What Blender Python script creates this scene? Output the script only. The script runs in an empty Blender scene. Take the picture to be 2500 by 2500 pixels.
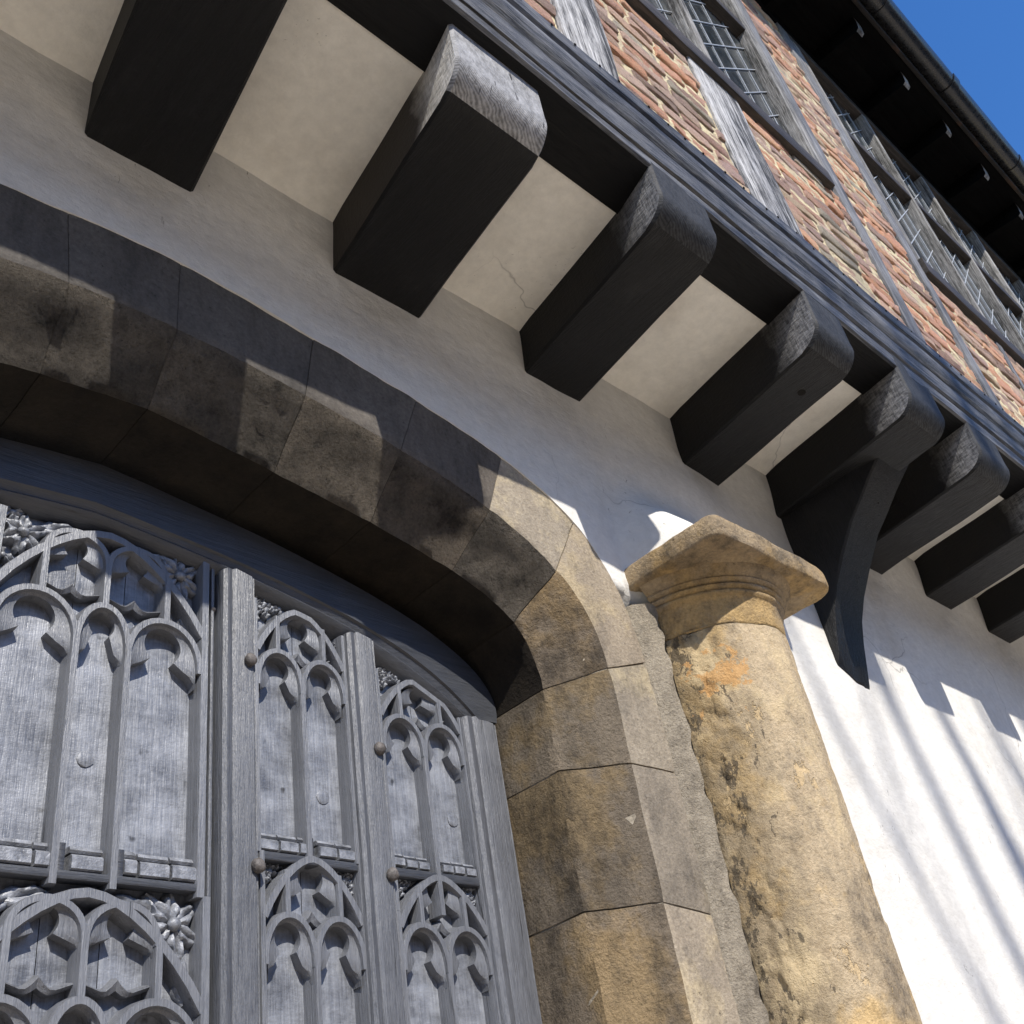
import bpy, bmesh, math, random
from mathutils import Vector, Matrix, noise

random.seed(11)
scene = bpy.context.scene
COL = scene.collection

# ---------------------------------------------------------------- camera
cam_data = bpy.data.cameras.new('camera')
cam = bpy.data.objects.new('camera', cam_data)
COL.objects.link(cam)
right = Vector((0.72177935, -0.67486624, -0.15359081))
down = Vector((0.31227002, 0.51557299, -0.79791724))
fwd = Vector((0.61767468, 0.52795838, 0.58287043))
m = Matrix((right, -down, -fwd)).transposed().to_4x4()
m.translation = Vector((0.0, -1.2, 1.6))
cam.matrix_world = m
cam_data.sensor_width = 36.0
cam_data.lens = 2582.79 / 2500.0 * 36.0
cam_data.clip_start = 0.02
cam_data.clip_end = 3000.0
scene.camera = cam

# ---------------------------------------------------------------- light
SUN_TRAVEL = Vector((0.38, 1.0, -1.0)).normalized()
SUN_FROM = -SUN_TRAVEL
world = bpy.data.worlds.new('World')
scene.world = world
world.use_nodes = True
wn = world.node_tree
wn.nodes.clear()
w_out = wn.nodes.new('ShaderNodeOutputWorld')
w_bg = wn.nodes.new('ShaderNodeBackground')
w_sky = wn.nodes.new('ShaderNodeTexSky')
w_sky.sky_type = 'NISHITA'
w_sky.sun_disc = False
w_sky.sun_elevation = math.asin(SUN_FROM.z)
w_sky.sun_rotation = math.atan2(SUN_FROM.x, SUN_FROM.y)
w_sky.air_density = 1.0
w_sky.dust_density = 0.3
w_sky.ozone_density = 3.0
w_bg.inputs['Strength'].default_value = 0.15
w_hs = wn.nodes.new('ShaderNodeHueSaturation')
w_hs.inputs['Saturation'].default_value = 1.28
w_hs.inputs['Hue'].default_value = 0.508
w_hs.inputs['Value'].default_value = 1.05
wn.links.new(w_sky.outputs[0], w_hs.inputs['Color'])
wn.links.new(w_hs.outputs[0], w_bg.inputs['Color'])
wn.links.new(w_bg.outputs[0], w_out.inputs['Surface'])

sun_data = bpy.data.lights.new('sun', 'SUN')
sun_data.energy = 4.3
sun_data.angle = math.radians(0.53)
sun_data.color = (1.0, 0.945, 0.86)
sun = bpy.data.objects.new('sun', sun_data)
COL.objects.link(sun)
sun.rotation_euler = SUN_FROM.to_track_quat('Z', 'Y').to_euler()
sun.location = (-3, -8, 12)

scene.view_settings.view_transform = 'Standard'
scene.view_settings.look = 'None'
scene.view_settings.exposure = 0.52
scene.view_settings.gamma = 1.0
scene.view_settings.use_curve_mapping = False
scene.cycles.max_bounces = 6
scene.cycles.diffuse_bounces = 3
scene.cycles.caustics_reflective = False
scene.cycles.caustics_refractive = False

# ---------------------------------------------------------------- node helpers
class NT:
    def __init__(self, name):
        self.mat = bpy.data.materials.new(name)
        self.mat.use_nodes = True
        self.t = self.mat.node_tree
        self.t.nodes.clear()
        self.out = self.t.nodes.new('ShaderNodeOutputMaterial')
        self.bsdf = self.t.nodes.new('ShaderNodeBsdfPrincipled')
        self.t.links.new(self.bsdf.outputs[0], self.out.inputs['Surface'])
        self._co = None

    def put(self, sock, val):
        if val is None:
            return
        if isinstance(val, bpy.types.NodeSocket):
            self.t.links.new(val, sock)
        else:
            if isinstance(val, (tuple, list)) and sock.type == 'RGBA' and len(val) == 3:
                val = (*val, 1.0)
            sock.default_value = val

    def co(self):
        if self._co is None:
            tc = self.t.nodes.new('ShaderNodeTexCoord')
            oi = self.t.nodes.new('ShaderNodeObjectInfo')
            mul = self.t.nodes.new('ShaderNodeVectorMath')
            mul.operation = 'SCALE'
            comb = self.t.nodes.new('ShaderNodeCombineXYZ')
            for i in range(3):
                self.t.links.new(oi.outputs['Random'], comb.inputs[i])
            self.t.links.new(comb.outputs[0], mul.inputs[0])
            mul.inputs['Scale'].default_value = 13.7
            add = self.t.nodes.new('ShaderNodeVectorMath')
            add.operation = 'ADD'
            self.t.links.new(tc.outputs['Object'], add.inputs[0])
            self.t.links.new(mul.outputs[0], add.inputs[1])
            self._co = add.outputs[0]
            self.rand = oi.outputs['Random']
            self.ocol = oi.outputs['Color']
        return self._co

    def scaled(self, s, co=None):
        n = self.t.nodes.new('ShaderNodeVectorMath')
        n.operation = 'MULTIPLY'
        self.put(n.inputs[0], co or self.co())
        n.inputs[1].default_value = s
        return n.outputs[0]

    def noise(self, scale=5, detail=4, rough=0.6, dist=0.0, co=None, color=False):
        n = self.t.nodes.new('ShaderNodeTexNoise')
        self.put(n.inputs['Vector'], co or self.co())
        n.inputs['Scale'].default_value = scale
        n.inputs['Detail'].default_value = detail
        n.inputs['Roughness'].default_value = rough
        n.inputs['Distortion'].default_value = dist
        return n.outputs['Color' if color else 'Fac']

    def voronoi(self, scale=5, feature='F1', co=None, rand=1.0, out='Distance'):
        n = self.t.nodes.new('ShaderNodeTexVoronoi')
        n.feature = feature
        self.put(n.inputs['Vector'], co or self.co())
        n.inputs['Scale'].default_value = scale
        n.inputs['Randomness'].default_value = rand
        return n.outputs[out]

    def ramp(self, fac, stops, interp='LINEAR'):
        n = self.t.nodes.new('ShaderNodeValToRGB')
        n.color_ramp.interpolation = interp
        els = n.color_ramp.elements
        while len(els) < len(stops):
            els.new(0.5)
        for e, (p, c) in zip(els, stops):
            e.position = p
            if isinstance(c, (int, float)):
                c = (c, c, c)
            e.color = (*c, 1.0)
        self.put(n.inputs[0], fac)
        return n.outputs[0]

    def mix(self, fac, a, b, mode='MIX'):
        n = self.t.nodes.new('ShaderNodeMix')
        n.data_type = 'RGBA'
        n.blend_type = mode
        self.put(n.inputs['Factor'], fac)
        self.put(n.inputs[6], a)
        self.put(n.inputs[7], b)
        return n.outputs[2]

    def math(self, op, a, b=0.0, c=None, clamp=False):
        n = self.t.nodes.new('ShaderNodeMath')
        n.operation = op
        n.use_clamp = clamp
        self.put(n.inputs[0], a)
        self.put(n.inputs[1], b)
        if c is not None:
            self.put(n.inputs[2], c)
        return n.outputs[0]

    def distort(self, amount, scale, co=None):
        nz = self.noise(scale, 3, 0.6, co=co, color=True)
        n = self.t.nodes.new('ShaderNodeVectorMath')
        n.operation = 'SUBTRACT'
        self.put(n.inputs[0], nz)
        n.inputs[1].default_value = (0.5, 0.5, 0.5)
        n2 = self.t.nodes.new('ShaderNodeVectorMath')
        n2.operation = 'MULTIPLY_ADD'
        self.put(n2.inputs[0], n.outputs[0])
        n2.inputs[1].default_value = (amount,) * 3
        self.put(n2.inputs[2], co or self.co())
        return n2.outputs[0]

    def bump(self, h, strength=0.3, dist=0.01, normal=None):
        n = self.t.nodes.new('ShaderNodeBump')
        n.inputs['Strength'].default_value = strength
        n.inputs['Distance'].default_value = dist
        self.put(n.inputs['Height'], h)
        if normal is not None:
            self.put(n.inputs['Normal'], normal)
        return n.outputs[0]

    def finish(self, color, rough=0.8, normal=None, spec=None, metal=None):
        self.put(self.bsdf.inputs['Base Color'], color)
        self.put(self.bsdf.inputs['Roughness'], rough)
        if normal is not None:
            self.put(self.bsdf.inputs['Normal'], normal)
        if spec is not None:
            self.put(self.bsdf.inputs['Specular IOR Level'], spec)
        if metal is not None:
            self.put(self.bsdf.inputs['Metallic'], metal)
        return self.mat


def crack_mask(n, scale, width, amount, co=None, seedscale=1.7, lo=0.52):
    """thin wandering lines, broken up by a noise mask: 1 = crack"""
    d = n.distort(amount, scale * 3.0, co)
    e = n.voronoi(scale, 'DISTANCE_TO_EDGE', d)
    line = n.ramp(e, [(0.0, 1.0), (width, 0.0)])
    keep = n.ramp(n.noise(seedscale, 1, 0.5), [(lo, 0.0), (lo + 0.08, 1.0)])
    return n.math('MULTIPLY', line, keep)


def mat_plaster(name, c1, c2, stain, rough_bump=0.12):
    n = NT(name)
    big = n.noise(2.3, 5, 0.65, 0.4)
    col = n.mix(n.ramp(big, [(0.35, 0.0), (0.68, 1.0)]), c1, c2)
    col = n.mix(n.ramp(big, [(0.58, 0.0), (0.8, 0.5)]), col, stain)
    crk = crack_mask(n, 1.7, 0.0042, 0.15, seedscale=1.3, lo=0.60)
    tex = n.noise(30, 5, 0.7)
    sc = n.ramp(n.noise(1.0, 3, 0.7, 1.5, co=n.scaled((60, 60, 24))), [(0.66, 0.0), (0.72, 1.0)])
    sc = n.math('MULTIPLY', sc, n.ramp(n.noise(3.4, 1, 0.5), [(0.56, 0.0), (0.66, 0.75)]))
    col = n.mix(n.math('MULTIPLY', crk, 0.5), col, (0.075, 0.066, 0.055))
    col = n.mix(sc, col, (0.12, 0.10, 0.08))
    col = n.mix(1.0, col, n.ramp(tex, [(0.3, 0.90), (0.7, 1.06)]), 'MULTIPLY')
    nor = n.bump(n.noise(1.0, 6, 0.66, co=n.scaled((11, 11, 17))), rough_bump * 3.4, 0.016)
    return n.finish(col, 0.88, nor, 0.25)


def axis_scale(axis, along, across):
    s = [across] * 3
    s['xyz'.index(axis)] = along
    return tuple(s)


def mat_wood(name, axis, dark, light, amount=(0.45, 0.7), rough=0.55, relief=0.5, spec=0.5, fine=1.0, rust=None, mottle=0.25):
    """painted or weathered timber: long grain streaks running along one axis"""
    n = NT(name)
    g1 = n.noise(1.0, 4, 0.72, 0.6, co=n.scaled(axis_scale(axis, 2.0 * fine, 52 * fine)))
    g2 = n.noise(1.0, 3, 0.7, 0.0, co=n.scaled(axis_scale(axis, 16 * fine, 260 * fine)))
    blotch = n.noise(5.0, 5, 0.7)
    g = n.math('ADD', n.math('MULTIPLY', g1, 0.42), n.math('MULTIPLY', g2, 0.33))
    g = n.math('ADD', g, n.math('MULTIPLY', blotch, mottle))
    col = n.mix(n.ramp(g, [(amount[0], 0.0), (amount[1], 1.0)]), dark, light)
    if rust:
        col = n.mix(n.ramp(blotch, [(0.55, 0.0), (0.7, 0.7)]), col, rust)
    col = n.mix(n.ramp(g1, [(0.30, 0.75), (0.36, 0.0)]), col, (0.006, 0.006, 0.006))
    nor = n.bump(g, relief * 1.5, 0.006)
    rg = n.ramp(g2, [(0.3, rough - 0.12), (0.7, min(1.0, rough + 0.15))])
    return n.finish(col, rg, nor, spec)


def mat_joist_side(name, dark, lit_d, lit_l, y0, y1):
    """tarred joist side; sunlight on the end is put into its colour as a paler tone"""
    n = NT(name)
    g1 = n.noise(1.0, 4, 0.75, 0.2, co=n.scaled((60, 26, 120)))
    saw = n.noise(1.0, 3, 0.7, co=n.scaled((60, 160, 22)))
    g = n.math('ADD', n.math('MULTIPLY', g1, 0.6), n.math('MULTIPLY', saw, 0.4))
    lit_tone = n.mix(n.ramp(g, [(0.40, 0.0), (0.62, 1.0)]), lit_d, lit_l)  # paler tone painted in for the sun on the joist end
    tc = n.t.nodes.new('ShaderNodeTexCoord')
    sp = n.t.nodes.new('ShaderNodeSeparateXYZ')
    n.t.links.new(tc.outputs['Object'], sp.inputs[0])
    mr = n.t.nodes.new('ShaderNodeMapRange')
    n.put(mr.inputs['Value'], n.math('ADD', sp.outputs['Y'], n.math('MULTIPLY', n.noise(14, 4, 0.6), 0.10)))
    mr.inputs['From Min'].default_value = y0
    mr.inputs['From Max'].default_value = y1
    col = n.mix(mr.outputs[0], dark, lit_tone)
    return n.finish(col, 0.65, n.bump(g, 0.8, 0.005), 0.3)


def mat_endgrain(name, dark, light):
    n = NT(name)
    d = n.distort(0.03, 9)
    w = n.t.nodes.new('ShaderNodeTexWave')
    w.wave_type = 'RINGS'
    w.rings_direction = 'Y'
    n.put(w.inputs['Vector'], n.scaled((1.0, 1.0, 1.6), d))
    w.inputs['Scale'].default_value = 48
    w.inputs['Distortion'].default_value = 1.2
    w.inputs['Detail'].default_value = 1
    rad = n.noise(1.0, 4, 0.7, co=n.scaled((90, 70, 55)))
    f = n.math('ADD', n.math('MULTIPLY', w.outputs['Fac'], 0.20), n.math('MULTIPLY', rad, 0.75))
    f = n.math('ADD', f, n.math('MULTIPLY', n.noise(11, 4, 0.6), 0.45))
    col = n.mix(n.ramp(f, [(0.50, 0.0), (0.95, 1.0)]), dark, light)
    chk = n.ramp(n.noise(1.0, 2, 0.6, 0.4, co=n.scaled((95, 12, 22))), [(0.27, 1.0), (0.33, 0.0)])
    col = n.mix(n.math('MULTIPLY', chk, 0.9), col, (0.008, 0.008, 0.008))
    nor = n.bump(rad, 0.6, 0.004)
    return n.finish(col, 0.7, nor, 0.3)


def mat_stone(name, base, dark, light, crust=0.4, grain=1.0, relief=0.6, streak=True, ochre=None, flake=0.0, extra=None):
    """weathered limestone; object colour tints each stone"""
    n = NT(name)
    n.co()
    gr = n.noise(30 * grain, 8, 0.74)
    big = n.noise(4.0, 5, 0.66)
    col = n.mix(n.ramp(gr, [(0.33, 0.0), (0.67, 1.0)]), base, light)
    if ochre:
        of = n.math('ADD', big, n.math('MULTIPLY', gr, 0.22))
        col = n.mix(n.ramp(of, [(0.61, 0.0), (0.70, 0.85)]), col, ochre)
    s = n.noise(1.0, 5, 0.7, co=n.scaled((8, 8, 2.6))) if streak else n.noise(6.0, 5, 0.7)
    cf = n.math('ADD', n.math('MULTIPLY', s, 0.6), n.math('MULTIPLY', gr, 0.45))
    cf = n.ramp(cf, [(0.62 - crust * 0.33, 0.0), (0.79 - crust * 0.33, 1.0)])
    col = n.mix(n.math('MULTIPLY', cf, 0.85), col, dark)
    pit = n.noise(150 * grain, 4, 0.7)
    col = n.mix(n.ramp(pit, [(0.29, 0.6), (0.35, 0.0)]), col, tuple(v * 0.5 for v in dark))
    col = n.mix(1.0, col, n.ramp(pit, [(0.32, 0.80), (0.68, 1.18)]), 'MULTIPLY')
    if extra:
        col = extra(n, col, gr)
    col = n.mix(1.0, col, n.ocol, 'MULTIPLY')
    h = n.math('ADD', n.math('MULTIPLY', gr, 0.9), n.math('MULTIPLY', pit, 0.45))
    if flake > 0:
        fl = n.ramp(n.noise(7.0, 7, 0.72, co=n.scaled((1, 1, 0.6))), [(0.585, 0.0), (0.597, 1.0)])
        col = n.mix(n.math('MULTIPLY', fl, 0.7), col, n.mix(0.6, light, ochre or light))
        h = n.math('SUBTRACT', h, n.math('MULTIPLY', fl, flake))
    nor = n.bump(h, relief, 0.014)
    return n.finish(col, 0.9, nor, 0.2)


def mat_brick():
    n = NT('old_brick')
    n.co()
    mid = n.noise(34, 6, 0.74, 0.4)
    col = n.mix(1.0, n.ocol, n.ramp(mid, [(0.25, 0.55), (0.75, 1.4)]), 'MULTIPLY')
    sm = n.noise(13, 4, 0.72, 0.6, co=n.scaled((0.6, 1, 1.3)))
    col = n.mix(n.ramp(sm, [(0.525, 0.0), (0.64, 0.8)]), col, (0.74, 0.60, 0.35))
    col = n.mix(n.ramp(sm, [(0.33, 0.8), (0.42, 0.0)]), col, (0.10, 0.07, 0.055))
    nor = n.bump(mid, 1.0, 0.02)
    hs = n.t.nodes.new('ShaderNodeHueSaturation')
    hs.inputs['Saturation'].default_value = 0.80
    n.put(hs.inputs['Color'], col)
    return n.finish(hs.outputs[0], 0.92, nor, 0.15)


def mat_mortar(name='lime_mortar', a=(0.86, 0.74, 0.48), b=(0.72, 0.60, 0.41), c=(0.16, 0.12, 0.08)):
    n = NT(name)
    mid = n.noise(26, 6, 0.76, 0.3)
    big = n.noise(5, 2, 0.6)
    col = n.mix(n.ramp(big, [(0.4, 0.0), (0.62, 1.0)]), a, b)
    col = n.mix(n.ramp(mid, [(0.56, 0.0), (0.68, 0.75)]), col, c)
    return n.finish(col, 0.95, n.bump(mid, 1.0, 0.03), 0.1)


def mat_simple(name, col, rough=0.5, spec=0.5, metal=0.0, nscale=20, var=0.25, relief=0.15):
    n = NT(name)
    f = n.noise(nscale, 4, 0.65)
    c = n.mix(n.ramp(f, [(0.3, 0.0), (0.7, 1.0)]), tuple(v * (1 - var) for v in col), tuple(min(1, v * (1 + var)) for v in col))
    return n.finish(c, n.ramp(f, [(0.3, max(0.03, rough - 0.1)), (0.7, min(1, rough + 0.1))]), n.bump(f, relief, 0.004), spec, metal)


M = {}
M['plaster'] = mat_plaster('white_limewash', (0.71, 0.695, 0.655), (0.645, 0.625, 0.58), (0.52, 0.475, 0.40))
M['soffit'] = mat_plaster('cream_limewash', (0.87, 0.84, 0.76), (0.80, 0.765, 0.685), (0.56, 0.50, 0.42))
M['joist'] = mat_wood('black_tarred_oak_y', 'y', (0.002, 0.002, 0.0023), (0.012, 0.012, 0.0125), (0.47, 0.74), 0.5, 0.8, 0.3, 1.2, rust=(0.016, 0.016, 0.017))
M['joist_end_pale'] = mat_endgrain('bleached_end_grain', (0.12, 0.12, 0.12), (0.46, 0.46, 0.47))
M['joist_end'] = mat_endgrain('painted_end_grain', (0.010, 0.0105, 0.0115), (0.058, 0.060, 0.064))
M['joist_side_sunlit'] = mat_joist_side('sunlit_joist_side', (0.005, 0.005, 0.0055), (0.08, 0.08, 0.082), (0.36, 0.355, 0.35), -0.35, -0.45)
M['joist_side_pale'] = mat_joist_side('pale_sunlit_joist_side', (0.022, 0.018, 0.015), (0.40, 0.38, 0.34), (0.80, 0.77, 0.71), -0.31, -0.41)
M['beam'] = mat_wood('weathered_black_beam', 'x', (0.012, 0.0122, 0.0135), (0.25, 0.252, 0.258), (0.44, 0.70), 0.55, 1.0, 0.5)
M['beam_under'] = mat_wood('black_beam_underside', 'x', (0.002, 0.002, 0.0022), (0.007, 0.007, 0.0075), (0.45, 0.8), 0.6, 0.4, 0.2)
M['brace'] = mat_wood('black_tarred_oak_z', 'z', (0.004, 0.004, 0.0046), (0.020, 0.020, 0.021), (0.42, 0.75), 0.5, 0.8, 0.35)
M['stud'] = mat_wood('silvered_oak_stud', 'z', (0.035, 0.035, 0.036), (0.62, 0.61, 0.60), (0.44, 0.60), 0.75, 1.1, 0.25)
M['stud_dark'] = mat_wood('grey_oak_post', 'z', (0.04, 0.041, 0.044), (0.30, 0.30, 0.31), (0.40, 0.64), 0.7, 0.8, 0.3)
M['frame'] = mat_wood('silvered_oak_frame', 'z', (0.05, 0.047, 0.042), (0.50, 0.48, 0.45), (0.42, 0.66), 0.75, 0.8, 0.25)
M['sill'] = mat_wood('dark_oak_sill', 'x', (0.02, 0.016, 0.012), (0.12, 0.10, 0.085), (0.45, 0.7), 0.6, 0.6, 0.4)
M['door'] = mat_wood('grey_black_carved_oak', 'z', (0.048, 0.051, 0.059), (0.180, 0.189, 0.210), (0.32, 0.76), 0.46, 0.45, 0.9, 2.0, mottle=0.46)
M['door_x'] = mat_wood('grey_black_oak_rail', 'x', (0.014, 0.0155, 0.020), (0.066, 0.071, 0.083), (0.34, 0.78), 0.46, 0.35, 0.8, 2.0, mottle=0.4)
pn = NT('grey_black_oak_panel')
p1 = pn.noise(1.0, 6, 0.72, co=pn.scaled((9, 9, 15)))
p2 = pn.noise(1.0, 3, 0.7, co=pn.scaled((260, 60, 16)))
pg = pn.math('ADD', pn.math('MULTIPLY', p1, 0.74), pn.math('MULTIPLY', p2, 0.26))
pc = pn.mix(pn.ramp(pg, [(0.38, 0.0), (0.62, 1.0)]), (0.088, 0.094, 0.108), (0.275, 0.290, 0.322))
pc = pn.mix(pn.ramp(pn.noise(24, 2, 0.5), [(0.24, 0.9), (0.29, 0.0)]), pc, (0.02, 0.02, 0.02))
M['panel'] = pn.finish(pc, pn.ramp(p2, [(0.3, 0.36), (0.7, 0.6)]), pn.bump(pg, 0.6, 0.007), 0.9)
M['stile'] = mat_wood('dark_grey_oak_stile', 'z', (0.026, 0.028, 0.033), (0.120, 0.127, 0.144), (0.34, 0.74), 0.44, 0.5, 0.9, 2.0, mottle=0.4)
M['carving'] = mat_simple('grey_black_carving', (0.19, 0.20, 0.222), 0.5, 0.8, 0.0, 60, 0.5, 0.8)
for k in ('door', 'door_x', 'panel', 'carving'):
    M[k].node_tree.nodes['Principled BSDF'].inputs['Metallic'].default_value = 0.15
M['nail'] = mat_simple('old_iron', (0.10, 0.09, 0.085), 0.6, 0.4, 0.0, 60, 0.6, 0.8)
M['arch_face'] = mat_stone('dark_arch_face', (0.088, 0.081, 0.074), (0.036, 0.034, 0.032), (0.150, 0.137, 0.124), 0.36, 0.8, 0.35)  # darker grey than the jamb stones
M['arch_chamfer'] = mat_stone('crusted_arch_chamfer', (0.185, 0.160, 0.128), (0.020, 0.0175, 0.015), (0.50, 0.435, 0.35), 0.47, 1.2, 2.6, streak=False)
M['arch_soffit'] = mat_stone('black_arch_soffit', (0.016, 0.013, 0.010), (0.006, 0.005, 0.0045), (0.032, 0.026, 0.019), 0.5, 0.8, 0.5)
M['jamb'] = mat_stone('grey_tan_jamb', (0.29, 0.248, 0.195), (0.125, 0.110, 0.094), (0.40, 0.345, 0.268), 0.34, 0.9, 0.6, ochre=(0.46, 0.385, 0.26))
M['jamb_chamfer'] = mat_stone('dark_jamb_chamfer', (0.20, 0.165, 0.125), (0.05, 0.043, 0.036), (0.31, 0.255, 0.19), 0.48, 1.0, 1.1, ochre=(0.30, 0.22, 0.12))
def column_stains(n, col, gr):
    """old stains on the shaft: sulphur crust down one flank, a fallen flake baring orange stone, pale rubbed streaks"""
    tc = n.t.nodes.new('ShaderNodeTexCoord')
    sp = n.t.nodes.new('ShaderNodeSeparateXYZ')
    n.t.links.new(tc.outputs['Object'], sp.inputs[0])
    wob = n.noise(9, 6, 0.7)
    f = n.math('ADD', sp.outputs['X'], n.math('MULTIPLY', wob, 0.16))
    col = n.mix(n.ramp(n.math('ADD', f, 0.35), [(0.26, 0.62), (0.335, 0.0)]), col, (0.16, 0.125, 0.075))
    col = n.mix(n.ramp(n.noise(1.0, 5, 0.7, co=n.scaled((7, 7, 4.5))), [(0.53, 0.0), (0.64, 0.6)]), col, (0.66, 0.52, 0.31))
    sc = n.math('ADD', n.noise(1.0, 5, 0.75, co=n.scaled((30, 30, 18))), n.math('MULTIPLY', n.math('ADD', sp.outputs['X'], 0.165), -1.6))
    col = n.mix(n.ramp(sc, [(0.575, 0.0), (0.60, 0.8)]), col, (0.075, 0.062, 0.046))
    # flake patch
    dx = n.math('MULTIPLY', n.math('ADD', sp.outputs['X'], 0.140), 16.0)
    dz = n.math('MULTIPLY', n.math('SUBTRACT', sp.outputs['Z'], 2.585), 7.5)
    rr = n.math('SQRT', n.math('ADD', n.math('MULTIPLY', dx, dx), n.math('MULTIPLY', dz, dz)))
    rr = n.math('ADD', rr, n.math('MULTIPLY', n.noise(17, 6, 0.75), 3.4))
    col = n.mix(n.ramp(n.math('MULTIPLY', rr, 0.4), [(0.79, 0.85), (0.83, 0.0)]), col, n.mix(gr, (0.40, 0.21, 0.075), (0.66, 0.40, 0.17)))
    return col
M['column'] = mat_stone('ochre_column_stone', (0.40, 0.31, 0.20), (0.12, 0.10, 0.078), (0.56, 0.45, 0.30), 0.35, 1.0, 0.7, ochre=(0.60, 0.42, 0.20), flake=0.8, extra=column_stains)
M['capital'] = mat_stone('ochre_capital_stone', (0.36, 0.27, 0.165), (0.11, 0.092, 0.07), (0.50, 0.385, 0.245), 0.42, 0.9, 0.9, streak=False, ochre=(0.50, 0.34, 0.15), flake=0.4)
M['fillet'] = mat_stone('rough_mortar_fillet', (0.34, 0.295, 0.23), (0.10, 0.085, 0.068), (0.44, 0.385, 0.30), 0.4, 1.2, 1.0)
M['brick'] = mat_brick()
M['mortar'] = mat_mortar()
M['joint'] = mat_mortar('grey_stone_joint', (0.12, 0.105, 0.09), (0.07, 0.06, 0.05), (0.03, 0.026, 0.022))
M['terrace'] = mat_simple('terrace_brick', (0.17, 0.135, 0.11), 0.9, 0.2, 0.0, 3, 0.3, 0.3)
M['lead'] = mat_simple('lead_came', (0.42, 0.44, 0.46), 0.5, 0.5, 0.3, 40, 0.2, 0.1)
M['black_paint'] = mat_simple('black_gloss_paint', (0.018, 0.0185, 0.02), 0.28, 0.5, 0.0, 30, 0.4, 0.15)
M['eaves'] = mat_wood('black_eaves_board', 'x', (0.0025, 0.0025, 0.0026), (0.010, 0.010, 0.010), (0.45, 0.8), 0.8, 0.3, 0.05)
M['fascia'] = mat_wood('peeling_fascia_board', 'x', (0.012, 0.010, 0.009), (0.06, 0.04, 0.026), (0.5, 0.75), 0.7, 0.6, 0.3, rust=(0.14, 0.06, 0.025))
M['roof'] = mat_simple('clay_roof', (0.18, 0.08, 0.05), 0.85, 0.2, 0.0, 8, 0.4, 0.5)
M['ground'] = mat_simple('street_paving', (0.47, 0.41, 0.33), 0.85, 0.3, 0.0, 6, 0.2, 0.3)
M['void'] = mat_simple('dark_interior', (0.012, 0.011, 0.010), 0.9, 0.1)
M['bark'] = mat_simple('tree_bark', (0.10, 0.085, 0.07), 0.9, 0.2, 0.0, 25, 0.4, 0.6)

g = NT('old_window_glass')
gn = g.noise(6, 3, 0.5)
g.finish(g.mix(n_fac := g.ramp(g.noise(14, 5, 0.65), [(0.4, 0.0), (0.75, 0.5)]), (0.028, 0.034, 0.038), (0.16, 0.17, 0.17)),
         0.12, g.bump(gn, 0.10, 0.02), 0.8)
M['glass'] = g.mat

# ---------------------------------------------------------------- object helpers
WL = {}

def tag(o, label=None, cat=None, group=None, kind=None):
    if label: o['label'] = label
    if cat: o['category'] = cat
    if group: o['group'] = group
    if kind: o['kind'] = kind
    return o

def thing(name, loc, label, cat, group=None):
    o = bpy.data.objects.new(name, None)
    o.empty_display_size = 0.1
    o.location = loc
    COL.objects.link(o)
    WL[o] = Vector(loc)
    return tag(o, label, cat, group)

def build(name, verts, faces, mats, parent=None, loc=None, smooth=None, fmat=None, color=None):
    """verts in world metres; the mesh is stored relative to its thing's base (or to loc)"""
    base = WL[parent] if parent else Vector(loc if loc is not None else (0, 0, 0))
    me = bpy.data.meshes.new(name)
    me.from_pydata([(v[0] - base.x, v[1] - base.y, v[2] - base.z) for v in verts], [], faces)
    if not isinstance(mats, (list, tuple)):
        mats = [mats]
    for mt in mats:
        me.materials.append(mt)
    if fmat:
        me.polygons.foreach_set('material_index', fmat)
    me.validate()
    bm = bmesh.new(); bm.from_mesh(me)
    bmesh.ops.recalc_face_normals(bm, faces=bm.faces)
    bm.to_mesh(me); bm.free()
    if smooth is not None:
        me.polygons.foreach_set('use_smooth', [True] * len(me.polygons))
        me.set_sharp_from_angle(angle=math.radians(smooth))
    me.update()
    o = bpy.data.objects.new(name, me)
    COL.objects.link(o)
    if parent:
        o.parent = parent
    else:
        o.location = base
    WL[o] = base.copy()
    if color:
        o.color = (*color, 1.0)
    return o

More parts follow.
